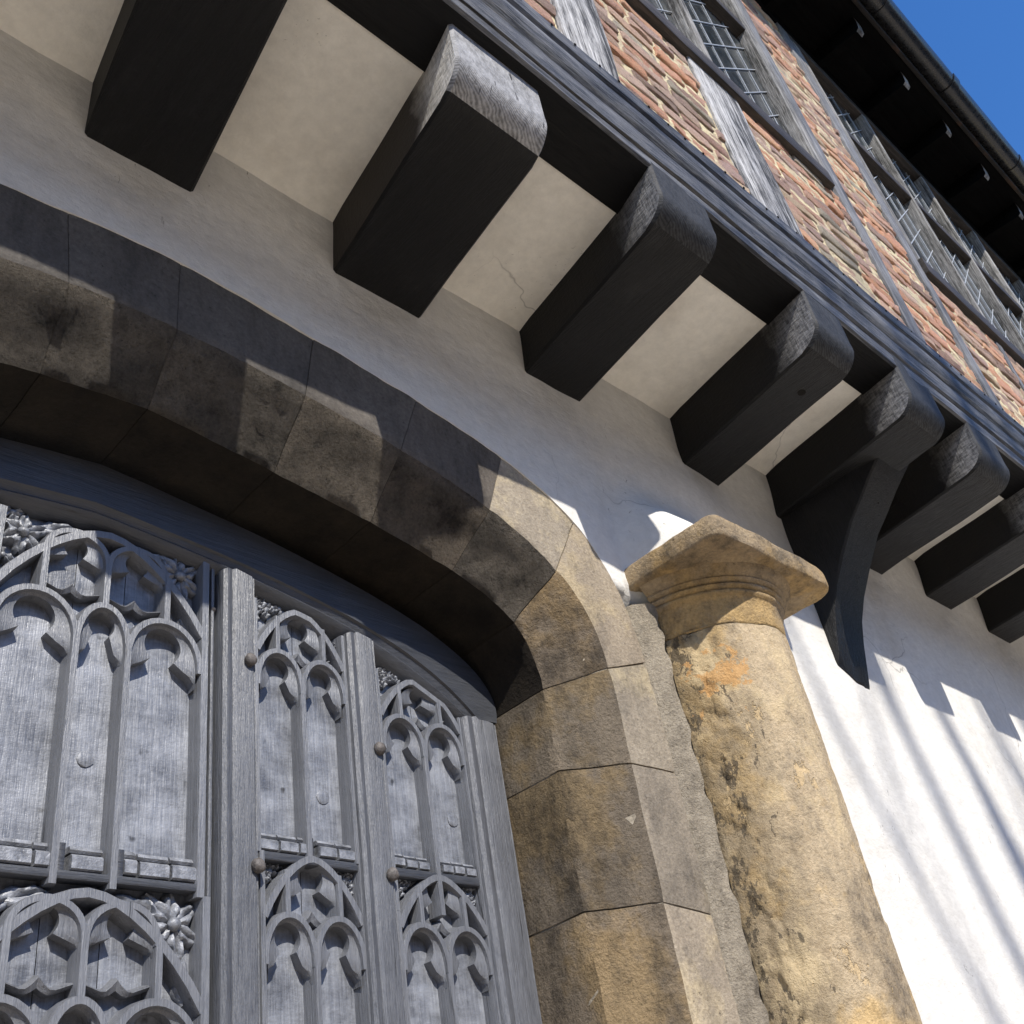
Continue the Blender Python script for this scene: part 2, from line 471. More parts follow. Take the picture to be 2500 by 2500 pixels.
class MB:
    def __init__(self):
        self.v = []; self.f = []; self.m = []
    def add(self, verts, faces, mi=0):
        b = len(self.v)
        self.v += [tuple(p) for p in verts]
        self.f += [tuple(b + i for i in f) for f in faces]
        self.m += [mi] * len(faces)
        return self
    def box(self, x0, x1, y0, y1, z0, z1, mi=0):
        v = [(x, y, z) for x in (x0, x1) for y in (y0, y1) for z in (z0, z1)]
        return self.add(v, [(0, 1, 3, 2), (4, 6, 7, 5), (0, 4, 5, 1), (2, 3, 7, 6), (0, 2, 6, 4), (1, 5, 7, 3)], mi)
    def loft(self, rings, closed=True, cap=True, mi=0):
        n = len(rings[0]); v = [p for r in rings for p in r]; f = []
        for i in range(len(rings) - 1):
            for j in range(n if closed else n - 1):
                k = (j + 1) % n
                f.append((i * n + j, i * n + k, (i + 1) * n + k, (i + 1) * n + j))
        if cap and closed:
            f.append(tuple(range(n)))
            f.append(tuple((len(rings) - 1) * n + j for j in reversed(range(n))))
        return self.add(v, f, mi)
    def ellipsoid(self, c, r, rot=0.0, nu=8, nv=5, tilt=0.0):
        """lump in the door plane (x,z), rot turns it in that plane"""
        rings = []
        ca, sa = math.cos(rot), math.sin(rot)
        for i in range(nv + 1):
            ph = math.pi * i / nv
            ring = []
            for j in range(nu):
                th = 2 * math.pi * j / nu
                x, y, z = r[0] * math.cos(ph), r[1] * math.sin(ph) * math.cos(th), r[2] * math.sin(ph) * math.sin(th)
                ring.append((c[0] + ca * x - sa * z, c[1] + y + tilt * x, c[2] + sa * x + ca * z))
            rings.append(ring)
        return self.loft(rings)
    def done(self, name, mats, parent=None, **k):
        return build(name, self.v, self.f, mats, parent, fmat=self.m if any(self.m) else None, **k)

def nz(x, y, z, s):
    return noise.noise(Vector((x * s, y * s, z * s)))

def round_rect(w, h, r, n=2):
    pts = []
    for cx, cz, a0 in ((w / 2 - r, h / 2 - r, 0), (-w / 2 + r, h / 2 - r, 90), (-w / 2 + r, -h / 2 + r, 180), (w / 2 - r, -h / 2 + r, 270)):
        for i in range(n + 1):
            a = math.radians(a0 + 90 * i / n)
            pts.append((cx + r * math.cos(a), cz + r * math.sin(a)))
    return pts

def bar(mb, p0, p1, w, h, r=0.004, seg=1, jit=0.0, side=None, mi=0):
    """timber or bar from p0 to p1 with rounded arrises and slightly wandering faces"""
    p0, p1 = Vector(p0), Vector(p1)
    d = (p1 - p0).normalized()
    if side is None:
        side = Vector((1, 0, 0)) if abs(d.x) < 0.7 else Vector((0, 1, 0))
    u = (Vector(side) - d * d.dot(Vector(side))).normalized()
    v = d.cross(u)
    prof = round_rect(w, h, min(r, w * 0.45, h * 0.45))
    rings = []
    for i in range(seg + 1):
        c = p0.lerp(p1, i / seg)
        ring = []
        for a, b in prof:
            q = c + u * a + v * b
            if jit:
                s = 1 + jit * nz(q.x + 3.1 * a, q.y, q.z, 4.0) * 2
                q = c + u * (a * s) + v * (b * (1 + jit * 2 * nz(q.x, q.y + 7, q.z, 5.0)))
            ring.append(q)
        rings.append(ring)
    return mb.loft(rings, mi=mi)

def tube(mb, pts, rad, n=8, mi=0):
    rings = []
    for i, p in enumerate(pts):
        p = Vector(p)
        a = Vector(pts[max(0, i - 1)]); b = Vector(pts[min(len(pts) - 1, i + 1)])
        d = (b - a).normalized()
        u = d.orthogonal().normalized() if abs(d.z) > 0.95 else d.cross(Vector((0, 0, 1))).normalized()
        v = d.cross(u)
        r = rad[i] if isinstance(rad, (list, tuple)) else rad
        rings.append([p + u * r * math.cos(2 * math.pi * j / n) + v * r * math.sin(2 * math.pi * j / n) for j in range(n)])
    return mb.loft(rings, mi=mi)

def catmull(keys, t):
    """keys: list of (t, (a, b)) ; Catmull-Rom through them"""
    for i in range(len(keys) - 1):
        if t <= keys[i + 1][0] or i == len(keys) - 2:
            break
    t0, p0 = keys[i]; t1, p1 = keys[i + 1]
    pm = keys[i - 1] if i > 0 else (2 * t0 - t1, tuple(2 * a - b for a, b in zip(p0, p1)))
    pn = keys[i + 2] if i + 2 < len(keys) else (2 * t1 - t0, tuple(2 * b - a for a, b in zip(p0, p1)))
    u = (t - t0) / (t1 - t0)
    out = []
    for a, b, c, d in zip(pm[1], p0, p1, pn[1]):
        m0 = (c - a) / (t1 - pm[0]) * (t1 - t0)
        m1 = (d - b) / (pn[0] - t0) * (t1 - t0)
        out.append((2 * u**3 - 3 * u**2 + 1) * b + (u**3 - 2 * u**2 + u) * m0 + (-2 * u**3 + 3 * u**2) * c + (u**3 - u**2) * m1)
    return out

def sstep(a, b, x):
    t = max(0.0, min(1.0, (x - a) / (b - a)))
    return t * t * (3 - 2 * t)

# ================================================================ the setting
o = build('ground', [(-400, -400, 0), (400, -400, 0), (400, 400, 0), (-400, 400, 0)], [(0, 1, 2, 3)], M['ground'])
tag(o, kind='structure')
mbt = None

# ---------------------------------------------------------------- arch curves (x, z)
XC = 0.6
class Curve:
    """smooth four-centred arch: a Bezier from crown to springing, then plumb down; t counts joints"""
    def __init__(self, bez, xs, zs, zfoot=0.0):
        p0, p1, p2, p3 = bez
        pts = []
        for i in range(201):
            t = i / 200
            pts.append(tuple((1 - t)**3 * p0[k] + 3 * (1 - t)**2 * t * p1[k] + 3 * (1 - t) * t * t * p2[k] + t**3 * p3[k] for k in (0, 1)))
        pts += [(p3[0], p3[1] + (zfoot - p3[1]) * i / 100) for i in range(1, 101)]
        self.p = pts
        self.s = [0.0]
        for q, r in zip(pts[:-1], pts[1:]):
            self.s.append(self.s[-1] + math.hypot(r[0] - q[0], r[1] - q[1]))
        self.k = [0.0]
        for x in xs:
            i = next(i for i, q in enumerate(pts) if q[0] >= x)
            self.k.append(self.s[i])
        for z in zs:
            i = next(i for i, q in enumerate(pts) if q[1] <= z + 1e-6)
            self.k.append(self.s[i])
    def at(self, t):
        t = max(0.0, min(t, len(self.k) - 1.0001))
        i = int(t)
        d = self.k[i] + (self.k[i + 1] - self.k[i]) * (t - i)
        lo, hi = 0, len(self.s) - 1
        while hi - lo > 1:
            m_ = (lo + hi) // 2
            if self.s[m_] <= d: lo = m_
            else: hi = m_
        u = (d - self.s[lo]) / max(1e-9, self.s[hi] - self.s[lo])
        return tuple(self.p[lo][k] + (self.p[hi][k] - self.p[lo][k]) * u for k in (0, 1))
ZJ = [2.12, 1.78, 1.35, .9, .4, 0.0]
EXT = Curve(((.6, 3.1966), (1.678, 3.0877), (1.757, 3.0375), (1.757, 2.3905)), (.905, 1.16, 1.40, 1.605), [2.65, 2.40] + ZJ)
AR2 = Curve(((.6, 3.0157), (1.636, 2.9379), (1.6115, 2.7432), (1.6115, 2.4601)), (.875, 1.10, 1.328, 1.508), [2.60, 2.40] + ZJ)
AR1 = Curve(((.6, 2.9034), (1.6006, 2.7757), (1.5011, 2.7619), (1.5011, 2.3263)), (.868, 1.085, 1.288, 1.447), [2.57, 2.392] + ZJ)
YC = 0.09

def arch_pt(keys, t, side):
    x, z = keys.at(t)
    d = x - XC
    if d < 0.14:      # the crown is eased, not pointed
        z -= 0.095 * (0.14 - d) ** 2 / 0.28
    return (XC + side * (x - XC), z)

arch = thing('stone_archway', (XC, 0, 0), 'dark stone archway with chamfered edge around the carved door', 'archway')
JOINTS = [-1.62, -0.62, 0.06, 1.0, 2.0, 3.0, 4.0, 5.0, 6.0, 7.0, 8.0, 9.0, 10.0, 11.0, 12.0]

def arch_profile(t):
    """one cross section of the arch: list of (x, y, z, zone)"""
    side = 1 if t >= 0 else -1
    a = abs(t)
    e = arch_pt(EXT, a, side); p2 = arch_pt(AR2, a, side); p1 = arch_pt(AR1, a, side)
    out = []
    def lerp(p, q, u): return (p[0] + (q[0] - p[0]) * u, p[1] + (q[1] - p[1]) * u)
    # back of stone, face, rounded arris, chamfer, rounded arris, soffit
    out.append((e[0], 0.12, e[1], 0))
    NF, NCH, NS = 7, 8, 6
    for i in range(NF + 1):
        q = lerp(e, p2, i / NF * 0.955)
        out.append((q[0], 0.0, q[1], 0))
    for i in range(1, NCH):
        u = i / NCH
        q = lerp(p2, p1, u)
        hollow = 0.012 * math.sin(math.pi * u)
        out.append((q[0], YC * u + hollow * 0.6, q[1], 1))
    for i in range(NS + 1):
        u = i / NS
        out.append((p1[0], YC * 1.03 + (0.42 - YC) * u ** 1.3, p1[1], 2))
    return out

def voussoir(t0, t1, tint, face_i, gap=0.0035, rough=1.0):
    length = 0.0
    prev = None
    for i in range(9):
        t = t0 + (t1 - t0) * i / 8
        side = 1 if t >= 0 else -1
        p = Vector(arch_pt(AR2, abs(t), side))
        if prev is not None: length += (p - prev).length
        prev = p
    nseg = max(6, int(length / 0.018))
    gt = gap / length * (t1 - t0)
    rows = []
    for i in range(nseg + 1):
        u = i / nseg
        rows.append((t0 + gt + (t1 - t0 - 2 * gt) * u, u))
    verts, faces, fm = [], [], []
    offy = random.uniform(-0.0012, 0.0012)
    n = None
    def push(t, inset):
        pr = arch_profile(t)
        for (x, y, z, zone) in pr:
            amp = (0.0022, 0.0075, 0.004)[zone] * rough
            d = amp * (nz(x, y, z, 9) + 0.7 * nz(x + 5, y, z, 24) + 0.5 * nz(x, y + 9, z, 55))
            dx, dy, dz = 0.0, 0.0, 0.0
            if zone == 0: dy = d + inset + offy
            elif zone == 1:
                dy = d * 0.75 + inset * 0.7 + offy * 0.5
                dx = (d * 0.5 + inset * 0.5) * (1 if x > XC else -1); dz = d * 0.4 + inset * 0.4
            else:
                dx = (d + inset) * sstep(0.5, 0.9, abs(x - XC)) * (1 if x > XC else -1); dz = (d + inset) * (1 - sstep(0.6, 0.9, abs(x - XC)))
            verts.append((x + dx, y + dy, z + dz))
        return len(pr)
    ins = []
    for i, (t, u) in enumerate(rows):
        k = 0.0009 if i in (0, nseg) else 0.0
        if i == 0:
            n = push(t, 0.006); ins.append(1)
        n = push(t, k); ins.append(1)
        if i == nseg:
            push(t, 0.006); ins.append(1)
    zones = [p[3] for p in arch_profile(t0)]
    nr = len(ins)
    for i in range(nr - 1):
        for j in range(n - 1):
            faces.append((i * n + j, i * n + j + 1, (i + 1) * n + j + 1, (i + 1) * n + j))
            fm.append(max(zones[j], zones[j + 1]) if zones[j] != 1 or zones[j + 1] != 2 else 1)
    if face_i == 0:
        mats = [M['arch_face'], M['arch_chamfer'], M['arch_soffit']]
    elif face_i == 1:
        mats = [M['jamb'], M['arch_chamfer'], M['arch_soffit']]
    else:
        mats = [M['jamb'], M['jamb_chamfer'], M['arch_soffit'] if abs(t1) < 5.5 else M['jamb_chamfer']]  # shadow on the upper reveal is put into the black soffit colour
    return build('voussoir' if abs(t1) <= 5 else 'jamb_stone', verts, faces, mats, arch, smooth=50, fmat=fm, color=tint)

tints = {3: (1.0, .98, .95), 4: (1.05, 1.0, .95), 5: (1.0, 1.0, 1.0), 6: (1.0, .97, .93), 7: (.86, .86, .85), 8: (.80, .80, .80), 9: (1.05, 1.03, 1.0), 10: (1.2, 1.16, 1.1)}
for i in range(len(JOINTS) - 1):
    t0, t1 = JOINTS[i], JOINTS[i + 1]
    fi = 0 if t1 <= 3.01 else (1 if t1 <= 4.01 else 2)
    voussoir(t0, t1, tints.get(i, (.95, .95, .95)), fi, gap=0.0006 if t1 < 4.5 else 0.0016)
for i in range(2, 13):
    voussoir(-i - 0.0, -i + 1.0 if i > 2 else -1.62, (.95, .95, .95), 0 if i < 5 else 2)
# mortar bed behind the open joints: dark in the arch ring, pale lime in the jambs
for ta, tb, dep, mt in ((0.0, 4.6, 0.016, M['joint']), (4.6, 12.0, 0.0042, M['fillet'])):
    for side in (1, -1):
        mb = MB()
        rows = []
        nn_ = int((tb - ta) * 14)
        for k in range(nn_ + 1):
            t = ta + (tb - ta) * k / nn_
            e = arch_pt(EXT, t, side); p2 = arch_pt(AR2, t, side); p1 = arch_pt(AR1, t, side)
            w_ = sstep(0.5, 0.9, abs(p1[0] - XC))
            j_ = 0.003 * nz(t * 9, side, 0, 2) if ta > 1 else 0
            o1 = (p1[0] + side * dep * 0.8 * w_, p1[1] + dep * 0.8 * (1 - w_))
            pm = ((p2[0] + o1[0]) / 2 + side * dep * 0.3 * w_, (p2[1] + o1[1]) / 2 + dep * 0.3 * (1 - w_))
            rows.append([(e[0], dep + j_, e[1]), (p2[0] + side * .006, dep + j_, p2[1]), (pm[0], YC * .5 + .013 + dep + j_, pm[1]), (o1[0], YC + dep * 1.4 + .004 + j_, o1[1]), (o1[0], 0.42, o1[1])])
        mb.loft(rows, closed=False)
        mb.done('mortar_joint', mt, arch, smooth=60)

# ---------------------------------------------------------------- plaster wall
def wall_y(x, z):
    y = -0.002
    y += 0.0025 * nz(x, 0, z, 1.6) + 0.002 * nz(x + 4, 1, z, 4.5) + 0.0015 * nz(x, 5, z, 16)
    # plaster flaunching heaped over the capital
    hx = sstep(1.76, 1.90, x) * (1 - sstep(2.02, 2.26, x))
    y -= 0.155 * hx * (1 - sstep(2.93, 3.20, z)) * sstep(2.80, 2.88, z)
    # shallow hollow left of it, soft swelling under the jetty
    y += 0.018 * math.exp(-((x - 1.80) / 0.07) ** 2 - ((z - 3.06) / 0.16) ** 2)
    y += 0.06 * (1 - sstep(1.84, 1.87, x)) * (1 - sstep(2.79, 2.84, z)) * (1 if x > 1.7 else 0)
    y -= 0.022 * sstep(3.30, 3.55, z)
    y -= 0.03 * math.exp(-((x - 2.12) / 0.22) ** 2 - ((z - 3.27) / 0.12) ** 2)
    return y

def frange(a, b, s):
    n = max(1, round((b - a) / s))
    return [a + (b - a) * i / n for i in range(n + 1)]

verts, faces = [], []
def wall_patch(cols, ztop):
    """cols: list of (x, zlow)"""
    NR = 110
    b = len(verts)
    for x, zl in cols:
        for j in range(-1, NR + 1):
            if j < 0:
                verts.append((x, 0.05, zl)); continue
            u = j / NR
            z = zl + (ztop - zl) * u
            if zl < 1: z = zl + (ztop - zl) * (1 - (1 - u) ** 1.5)
            verts.append((x, wall_y(x, z), z))
    R = NR + 2
    for i in range(len(cols) - 1):
        for j in range(R - 1):
            faces.append((b + i * R + j, b + (i + 1) * R + j, b + (i + 1) * R + j + 1, b + i * R + j + 1))
ec = []
for side in (-1, 1):
    ts = [k * 0.05 for k in range(0, 101)]
    pts = [arch_pt(EXT, t, side) for t in ts]
    if side < 0:
        pts = pts[::-1]
    cols = [(x, z - 0.002 + 0.003 * nz(x, 2, z, 20)) for x, z in pts]
    wall_patch(cols, 3.62)
wall_patch([(x, 0.0) for x in frange(-4.0, 2 * XC - 1.742, 0.05)], 3.62)
wall_patch([(x, 0.0) for x in frange(1.742, 4.6, 0.014) + frange(4.65, 9.0, 0.06)], 3.62)
o = build('plaster_wall', verts, faces, M['plaster'], loc=(XC, 0, 0), smooth=60)
tag(o, 'white limewashed plaster wall around the archway under the jetty', 'wall')

# ---------------------------------------------------------------- joists and jetty
SK = 0.16
ZT = 3.541
def joist(xl, xr, zb, label, pale=False, yend=-0.556, rn=0.060):
    t = thing('jetty_joist', ((xl + xr) / 2, 0, zb), label, 'joist', 'black joist ends under the jetty')
    prof = []
    ztop = ZT + 0.055
    for k in range(9):
        y = 0.12 + (yend + rn + 0.012 - 0.12) * k / 8
        prof.append((y, zb + 0.003 * nz(xl, y, 0, 3)))
    for k in range(1, 9):
        a = math.radians(90 * k / 8)
        prof.append((yend + rn + 0.012 - (rn + 0.012) * math.sin(a), zb + rn * (1 - math.cos(a))))
    prof.append((yend + 0.001, zb + rn + 0.02)); prof.append((yend, ztop - 0.06)); prof.append((yend, ztop))
    ncurve = 9
    prof += [(0.12, ztop)]
    b = 0.006
    rings = []
    for s, ins in ((0, b), (b, 0.0), (0.33, 0), (0.66, 0), (1.0, 0), (1.0, b)):
        ring = []
        w = xr - xl
        off = s if s in (0, b) else (w * s if s < 1 else w - (b if ins == 0 else 0))
        for (y, z) in prof:
            yy, zz = y, z
            if ins:
                zz = z + ins * (1 if z < zb + rn else 0); yy = y + (ins if y < yend + rn else 0)
            j = 0.0025 * nz(xl + off, y, z, 7)
            wob = 0.004 * nz(xl, y * 1.0, s, 3.3)
            ring.append((xl + off + SK * y + wob, yy + j * 0.4, zz + j))
        rings.append(ring)
    n = len(prof)
    mb = MB(); mb.loft(rings)
    # front faces wear differently from the tarred sides and underside
    fm = []
    nseg = len(rings) - 1
    for i in range(nseg):
        for jx in range(n):
            fm.append(1 if 10 <= jx <= n - 2 else 0)
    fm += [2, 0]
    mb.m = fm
    mb.done('timber', [M['joist'], M['joist_end_pale'] if pale else M['joist_end'], M['joist_side_pale'] if pale else M['joist_side_sunlit']], t, smooth=35)
    return t

J = [(-.14, .07, 3.39, 'tarred joist left of the arch crown'),
     (.417, .634, 3.395, 'wide tarred joist cut off by the top of the photo'),
     (.965, 1.208, 3.393, 'tarred joist with bleached pale end grain'),
     (1.541, 1.747, 3.408, 'tarred joist third from the left, above the arch haunch'),
     (2.150, 2.330, 3.372, 'tarred joist with a dark peg hole beneath, above the capital'),
     (2.640, 2.850, 3.385, 'tarred joist resting on the curved bracket'),
     (3.080, 3.287, 3.378, 'tarred joist just right of the curved bracket'),
     (3.612, 3.820, 3.396, 'tarred joist second right of the curved bracket'),
     (4.135, 4.34, 3.39, 'tarred joist at the right edge, third right of the curved bracket'),
     (4.66, 4.87, 3.39, 'tarred joist beyond the right edge, fourth right of the curved bracket')]
joists = []
for i, (a, b, zb, lab) in enumerate(J):
    joists.append(joist(a, b, zb, lab, pale=(i == 2), yend=-0.528 if i == 2 else -0.556))
# peg holes, recessed plugs
for ji, (px, py) in ((4, (2.19, -0.40)),):
    mb = MB()
    x0 = px; zb = J[ji][2]
    pts = [(x0 + 0.013 * math.cos(a), py + 0.011 * math.sin(a)) for a in [k * math.pi / 5 for k in range(10)]]
    mb.loft([[(x, y, zb - 0.0015) for x, y in pts], [(x, y, zb + 0.02) for x, y in pts]])
    mb.done('peg_hole', M['void'], joists[ji])

sof = thing('jetty_soffit', (XC, -0.2, ZT), 'cream plaster soffit panels between the black joists', 'soffit')
for i in range(len(J) - 1):
    xl, xr = J[i][1] - 0.012, J[i + 1][0] + 0.012
    v, f = [], []
    NX, NY = 10, 10
    for a in range(NX + 1):
        for c in range(NY + 1):
            y = 0.02 + (-0.436 - 0.02) * c / NY
            x = xl + (xr - xl) * a / NX + SK * y
            v.append((x, y, ZT + 0.004 + 0.004 * nz(x, y, 0, 5) - 0.012 * sstep(-0.06, 0.02, y)))
    for a in range(NX):
        for c in range(NY):
            f.append((a * (NY + 1) + c, a * (NY + 1) + c + 1, (a + 1) * (NY + 1) + c + 1, (a + 1) * (NY + 1) + c))
    build('plaster_panel', v, f, M['soffit'], sof, smooth=60)
build('floor_deck', *(lambda mb: (mb.v, mb.f))(MB().box(-4.0, 9.0, -0.45, 0.3, ZT + 0.06, ZT + 0.12)), M['void'], sof)

# ---------------------------------------------------------------- bressumer
br = thing('bressumer_beam', (1.5, -0.5, ZT), 'long moulded black beam above the joist ends, below the brick wall', 'beam')
prof = [(-0.428, 3.538), (-0.548, 3.538), (-0.556, 3.544), (-0.557, 3.585), (-0.553, 3.600), (-0.562, 3.607), (-0.566, 3.640), (-0.565, 3.668), (-0.557, 3.676),
        (-0.571, 3.690), (-0.577, 3.712), (-0.577, 3.742), (-0.571, 3.752), (-0.562, 3.757), (-0.560, 3.774), (-0.574, 3.786), (-0.576, 3.830), (-0.568, 3.842), (-0.535, 3.856), (-0.428, 3.862)]
rings = []
for x in frange(-4.0, 9.0, 0.06):
    rings.append([(x, y + (0.0022 * nz(x, y * 9, z, 2.4) + 0.0012 * nz(x, z * 5, 0, 9)) * (1 if y < -0.5 else 0), z + 0.003 * nz(x, 3, 0, 1.1) * (1 if z > 3.55 else 0.3) + (0.034 * (1 - sstep(1.0, 2.4, x)) * (1 if z < 3.55 else (0.5 if z < 3.59 else 0.2 if z < 3.605 else 0)) if y < -0.5 else 0)) for y, z in prof])
mb = MB(); mb.loft(rings)
n = len(prof)
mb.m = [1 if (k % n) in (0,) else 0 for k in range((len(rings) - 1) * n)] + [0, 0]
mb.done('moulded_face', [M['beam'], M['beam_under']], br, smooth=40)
for k in range(46):
    x = 1.0 + k * 0.083 + random.uniform(-.018, .018)
    z = 3.822 + random.uniform(-.006, .006)
    mb = MB(); mb.ellipsoid((x, -0.577, z), (0.0036, 0.002, 0.0045), 0, 6, 4)
    mb.done('nail', M['void'], br)

# ---------------------------------------------------------------- curved bracket
bk = thing('curved_bracket', (2.77, 0, 2.8), 'curved black oak bracket beneath a joist beside the capital', 'bracket')
outer = [(-0.405, 3.43), (-0.388, 3.405), (-0.325, 3.355), (-0.265, 3.300), (-0.215, 3.258), (-0.148, 3.175), (-0.092, 3.097), (-0.058, 3.032), (-0.036, 2.965), (-0.022, 2.909), (-0.006, 2.84), (0.01, 2.79)]
xl, xr = 2.682, 2.842
rings = []
cols = 7
def brow(s, b):
    ring_o, ring_i = [], []
    for k, (y, z) in enumerate(outer):
        x = xl + (xr - xl) * s + SK * y * 0.35
        dz = 0.0
        # the foot is cut on a slant, lower at the right
        lim = 2.877 - 0.072 * s
        zz = max(z, lim - 0.004 * (len(outer) - k) * 0) if z < lim else z
        w = 0.003 * nz(x, y, z, 9)
        ring_o.append((x + 0.002 * nz(x, z, 1, 6), y + b + w, zz))
    return ring_o + [(xl + (xr - xl) * s, 0.04, 2.877 - 0.072 * s), (xl + (xr - xl) * s, 0.04, 3.2), (xl + (xr - xl) * s - 0.02, 0.04, 3.46), (xl + (xr - xl) * s - 0.05, -0.39, 3.46)]
for s, b in ((0.0, 0.008), (0.03, 0.0), (0.25, -0.001), (0.5, 0), (0.75, -0.001), (0.97, 0.0), (1.0, 0.008)):
    rings.append(brow(s, b))
MB_ = MB(); MB_.loft(rings); MB_.done('curved_timber', M['brace'], bk, smooth=35)
mb = MB(); mb.ellipsoid((2.757, -0.268, 3.315), (0.009, 0.012, 0.009)); mb.done('peg_hole', M['void'], bk)

# ---------------------------------------------------------------- column
CX, CR = 2.01, 0.19
colm = thing('stone_column', (CX, 0, 0), 'round ochre stone half-column with square moulded capital beside the archway', 'column')
def revolve(profile, name, mat, a0=185, a1=355, na=64, amp=0.003, smooth=55, tint=(1, 1, 1)):
    v, f = [], []
    for (r, z) in profile:
        for k in range(na + 1):
            a = math.radians(a0 + (a1 - a0) * k / na)
            x, y = CX + r * math.cos(a), r * math.sin(a)
            d = amp * (0.45 * nz(x, y, z, 7) + 0.8 * nz(x, y + 3, z, 22) + 0.5 * nz(x + 3, y, z, 55))
            # spalled strip down the left of the shaft
            sp = math.exp(-((a0 + (a1 - a0) * k / na - 204 - 6 * nz(z, 0, 0, 2)) / 11) ** 2)
            d -= (0.0065 * sp * sstep(.02, .14, nz(x, y, z * .7, 30) + .25 * nz(x, y, z, 75)) + 0.003 * sstep(.28, .33, nz(x + 7, y, z * .7, 9) + .25 * nz(x, y, z, 40))) * (1 if r == CR else 0)
            v.append((CX + (r + d) * math.cos(a), (r + d) * math.sin(a), z))
    n = na + 1
    for i in range(len(profile) - 1):
        for j in range(na):
            f.append((i * n + j, i * n + j + 1, (i + 1) * n + j + 1, (i + 1) * n + j))
    return build(name, v, f, mat, colm, smooth=smooth, color=tint)
revolve([(CR, z) for z in frange(0.0, 1.6, 0.03)[:-1] + frange(1.6, 2.707, 0.0065)], 'shaft', M['column'], na=130, amp=0.0022)
cap = [(CR - 0.008, 2.708), (CR - 0.004, 2.711), (CR, 2.715), (CR + .001, 2.735), (CR + .002, 2.755), (CR + .004, 2.770), (CR + 0.008, 2.778), (CR + 0.013, 2.781), (CR + .015, 2.786), (CR + .013, 2.790), (CR + .011, 2.792),
       (CR + .018, 2.795), (CR + .021, 2.800), (CR + .019, 2.804), (CR + .016, 2.806), (CR + .024, 2.809), (CR + .028, 2.814), (CR + .026, 2.818), (CR + .031, 2.822), (CR + .040, 2.830), (CR + .046, 2.839), (CR + .049, 2.848)]
revolve(cap, 'capital', M['capital'], amp=0.002, na=80)
# abacus: worn square slab
v, f = [], []
NA = 20
sec = [(0.004, 2.842), (0.010, 2.845), (0.012, 2.852), (0.013, 2.872), (0.012, 2.893), (0.006, 2.901), (-0.010, 2.905), (-0.2, 2.908)]
path = []
x0, x1, y1 = 1.775, 2.243, -0.253
for k in range(NA + 1): path.append((x0, 0.01 + (y1 + 0.02 - 0.01) * k / NA, -1, 0))
for k in range(1, 5):
    a = math.radians(180 + 90 * k / 5); path.append((x0 + 0.02 + 0.02 * math.cos(a), y1 + 0.02 + 0.02 * math.sin(a), math.cos(a), math.sin(a)))
for k in range(NA + 1): path.append((x0 + 0.02 + (x1 - 0.05 - x0 - 0.02) * k / NA, y1, 0, -1))
for k in range(1, 6):
    a = math.radians(270 + 90 * k / 6); path.append((x1 - 0.05 + 0.05 * math.cos(a), y1 + 0.05 + 0.05 * math.sin(a), math.cos(a), math.sin(a)))
for k in range(NA + 1): path.append((x1, y1 + 0.05 + (0.01 - y1 - 0.05) * k / NA, 1, 0))
rings = []
for (x, y, nx, ny) in path:
    ring = []
    for k, (o_, z) in enumerate(sec):
        if k == 7:
            ring.append((CX + (x - CX) * 0.3, y * 0.3, z)); continue
        d = 0.0032 * (nz(x, y, z, 11) + 0.8 * nz(x, y, z, 34))
        zz = z + 0.0022 * nz(x, y, 2, 14) - 0.012 * sstep(2.1, 2.24, x) * (1 if k > 2 else 0)
        ring.append((x + nx * (o_ + d), y + ny * (o_ + d), zz))
    ring.insert(0, (CX + (x - CX) * 0.55, y * 0.55, 2.838))
    rings.append(ring)
mb = MB(); mb.loft(rings, closed=False); mb.done('abacus', M['capital'], colm, smooth=50)
# rough mortar fillet between jamb and column
v, f = [], []
zs = frange(0.0, 2.80, 0.011)
NXF = 9
for z in zs:
    for k in range(NXF + 1):
        u = k / NXF
        x = 1.750 + 0.088 * u
        y = 0.008 - 0.045 * u ** 1.5 - 0.010 * math.sin(math.pi * u) + 0.012 * nz(x * 3, 0, z, 12) * (1 - .6 * u) + 0.008 * nz(x * 5, 4, z, 30)
        if k == 0: y += 0.02
        if k >= NXF - 2: y += 0.045
        x += 0.008 * nz(3, 7, z, 14) * u
        v.append((x, y, z))
for i in range(len(zs) - 1):
    for k in range(NXF):
        f.append((i * (NXF + 1) + k, i * (NXF + 1) + k + 1, (i + 1) * (NXF + 1) + k + 1, (i + 1) * (NXF + 1) + k))
build('mortar_fillet', v, f, M['fillet'], colm, smooth=55)

# ================================================================ carved door
door = thing('carved_door', (XC, 0.23, 0), 'grey-black carved oak door with Gothic tracery panels inside the stone arch', 'door')  # positions taken from image pixels; head and stile x shrunk slightly about the camera
YS, YF, YP = 0.226, 0.236, 0.266      # stile face, tracery face, panel ground
def bez4(P, t):
    return tuple((1 - t)**3 * P[0][k] + 3 * (1 - t)**2 * t * P[1][k] + 3 * (1 - t) * t * t * P[2][k] + t**3 * P[3][k] for k in (0, 1))
def head_curve(P, t):
    x, z = bez4(P, abs(t))
    return (x if t >= 0 else 2 * .6 - x, z)
HEAD_OUT = ((.6, 2.8629), (1.5864, 2.7734), (1.4977, 2.5784), (1.4917, 2.5478))
HEAD_MID = ((.6, 2.774), (1.2227, 2.7292), (1.3554, 2.6174), (1.4368, 2.546))
HEAD_IN = ((.6, 2.7417), (1.1453, 2.6957), (1.25, 2.6062), (1.404, 2.5336))
rings = []
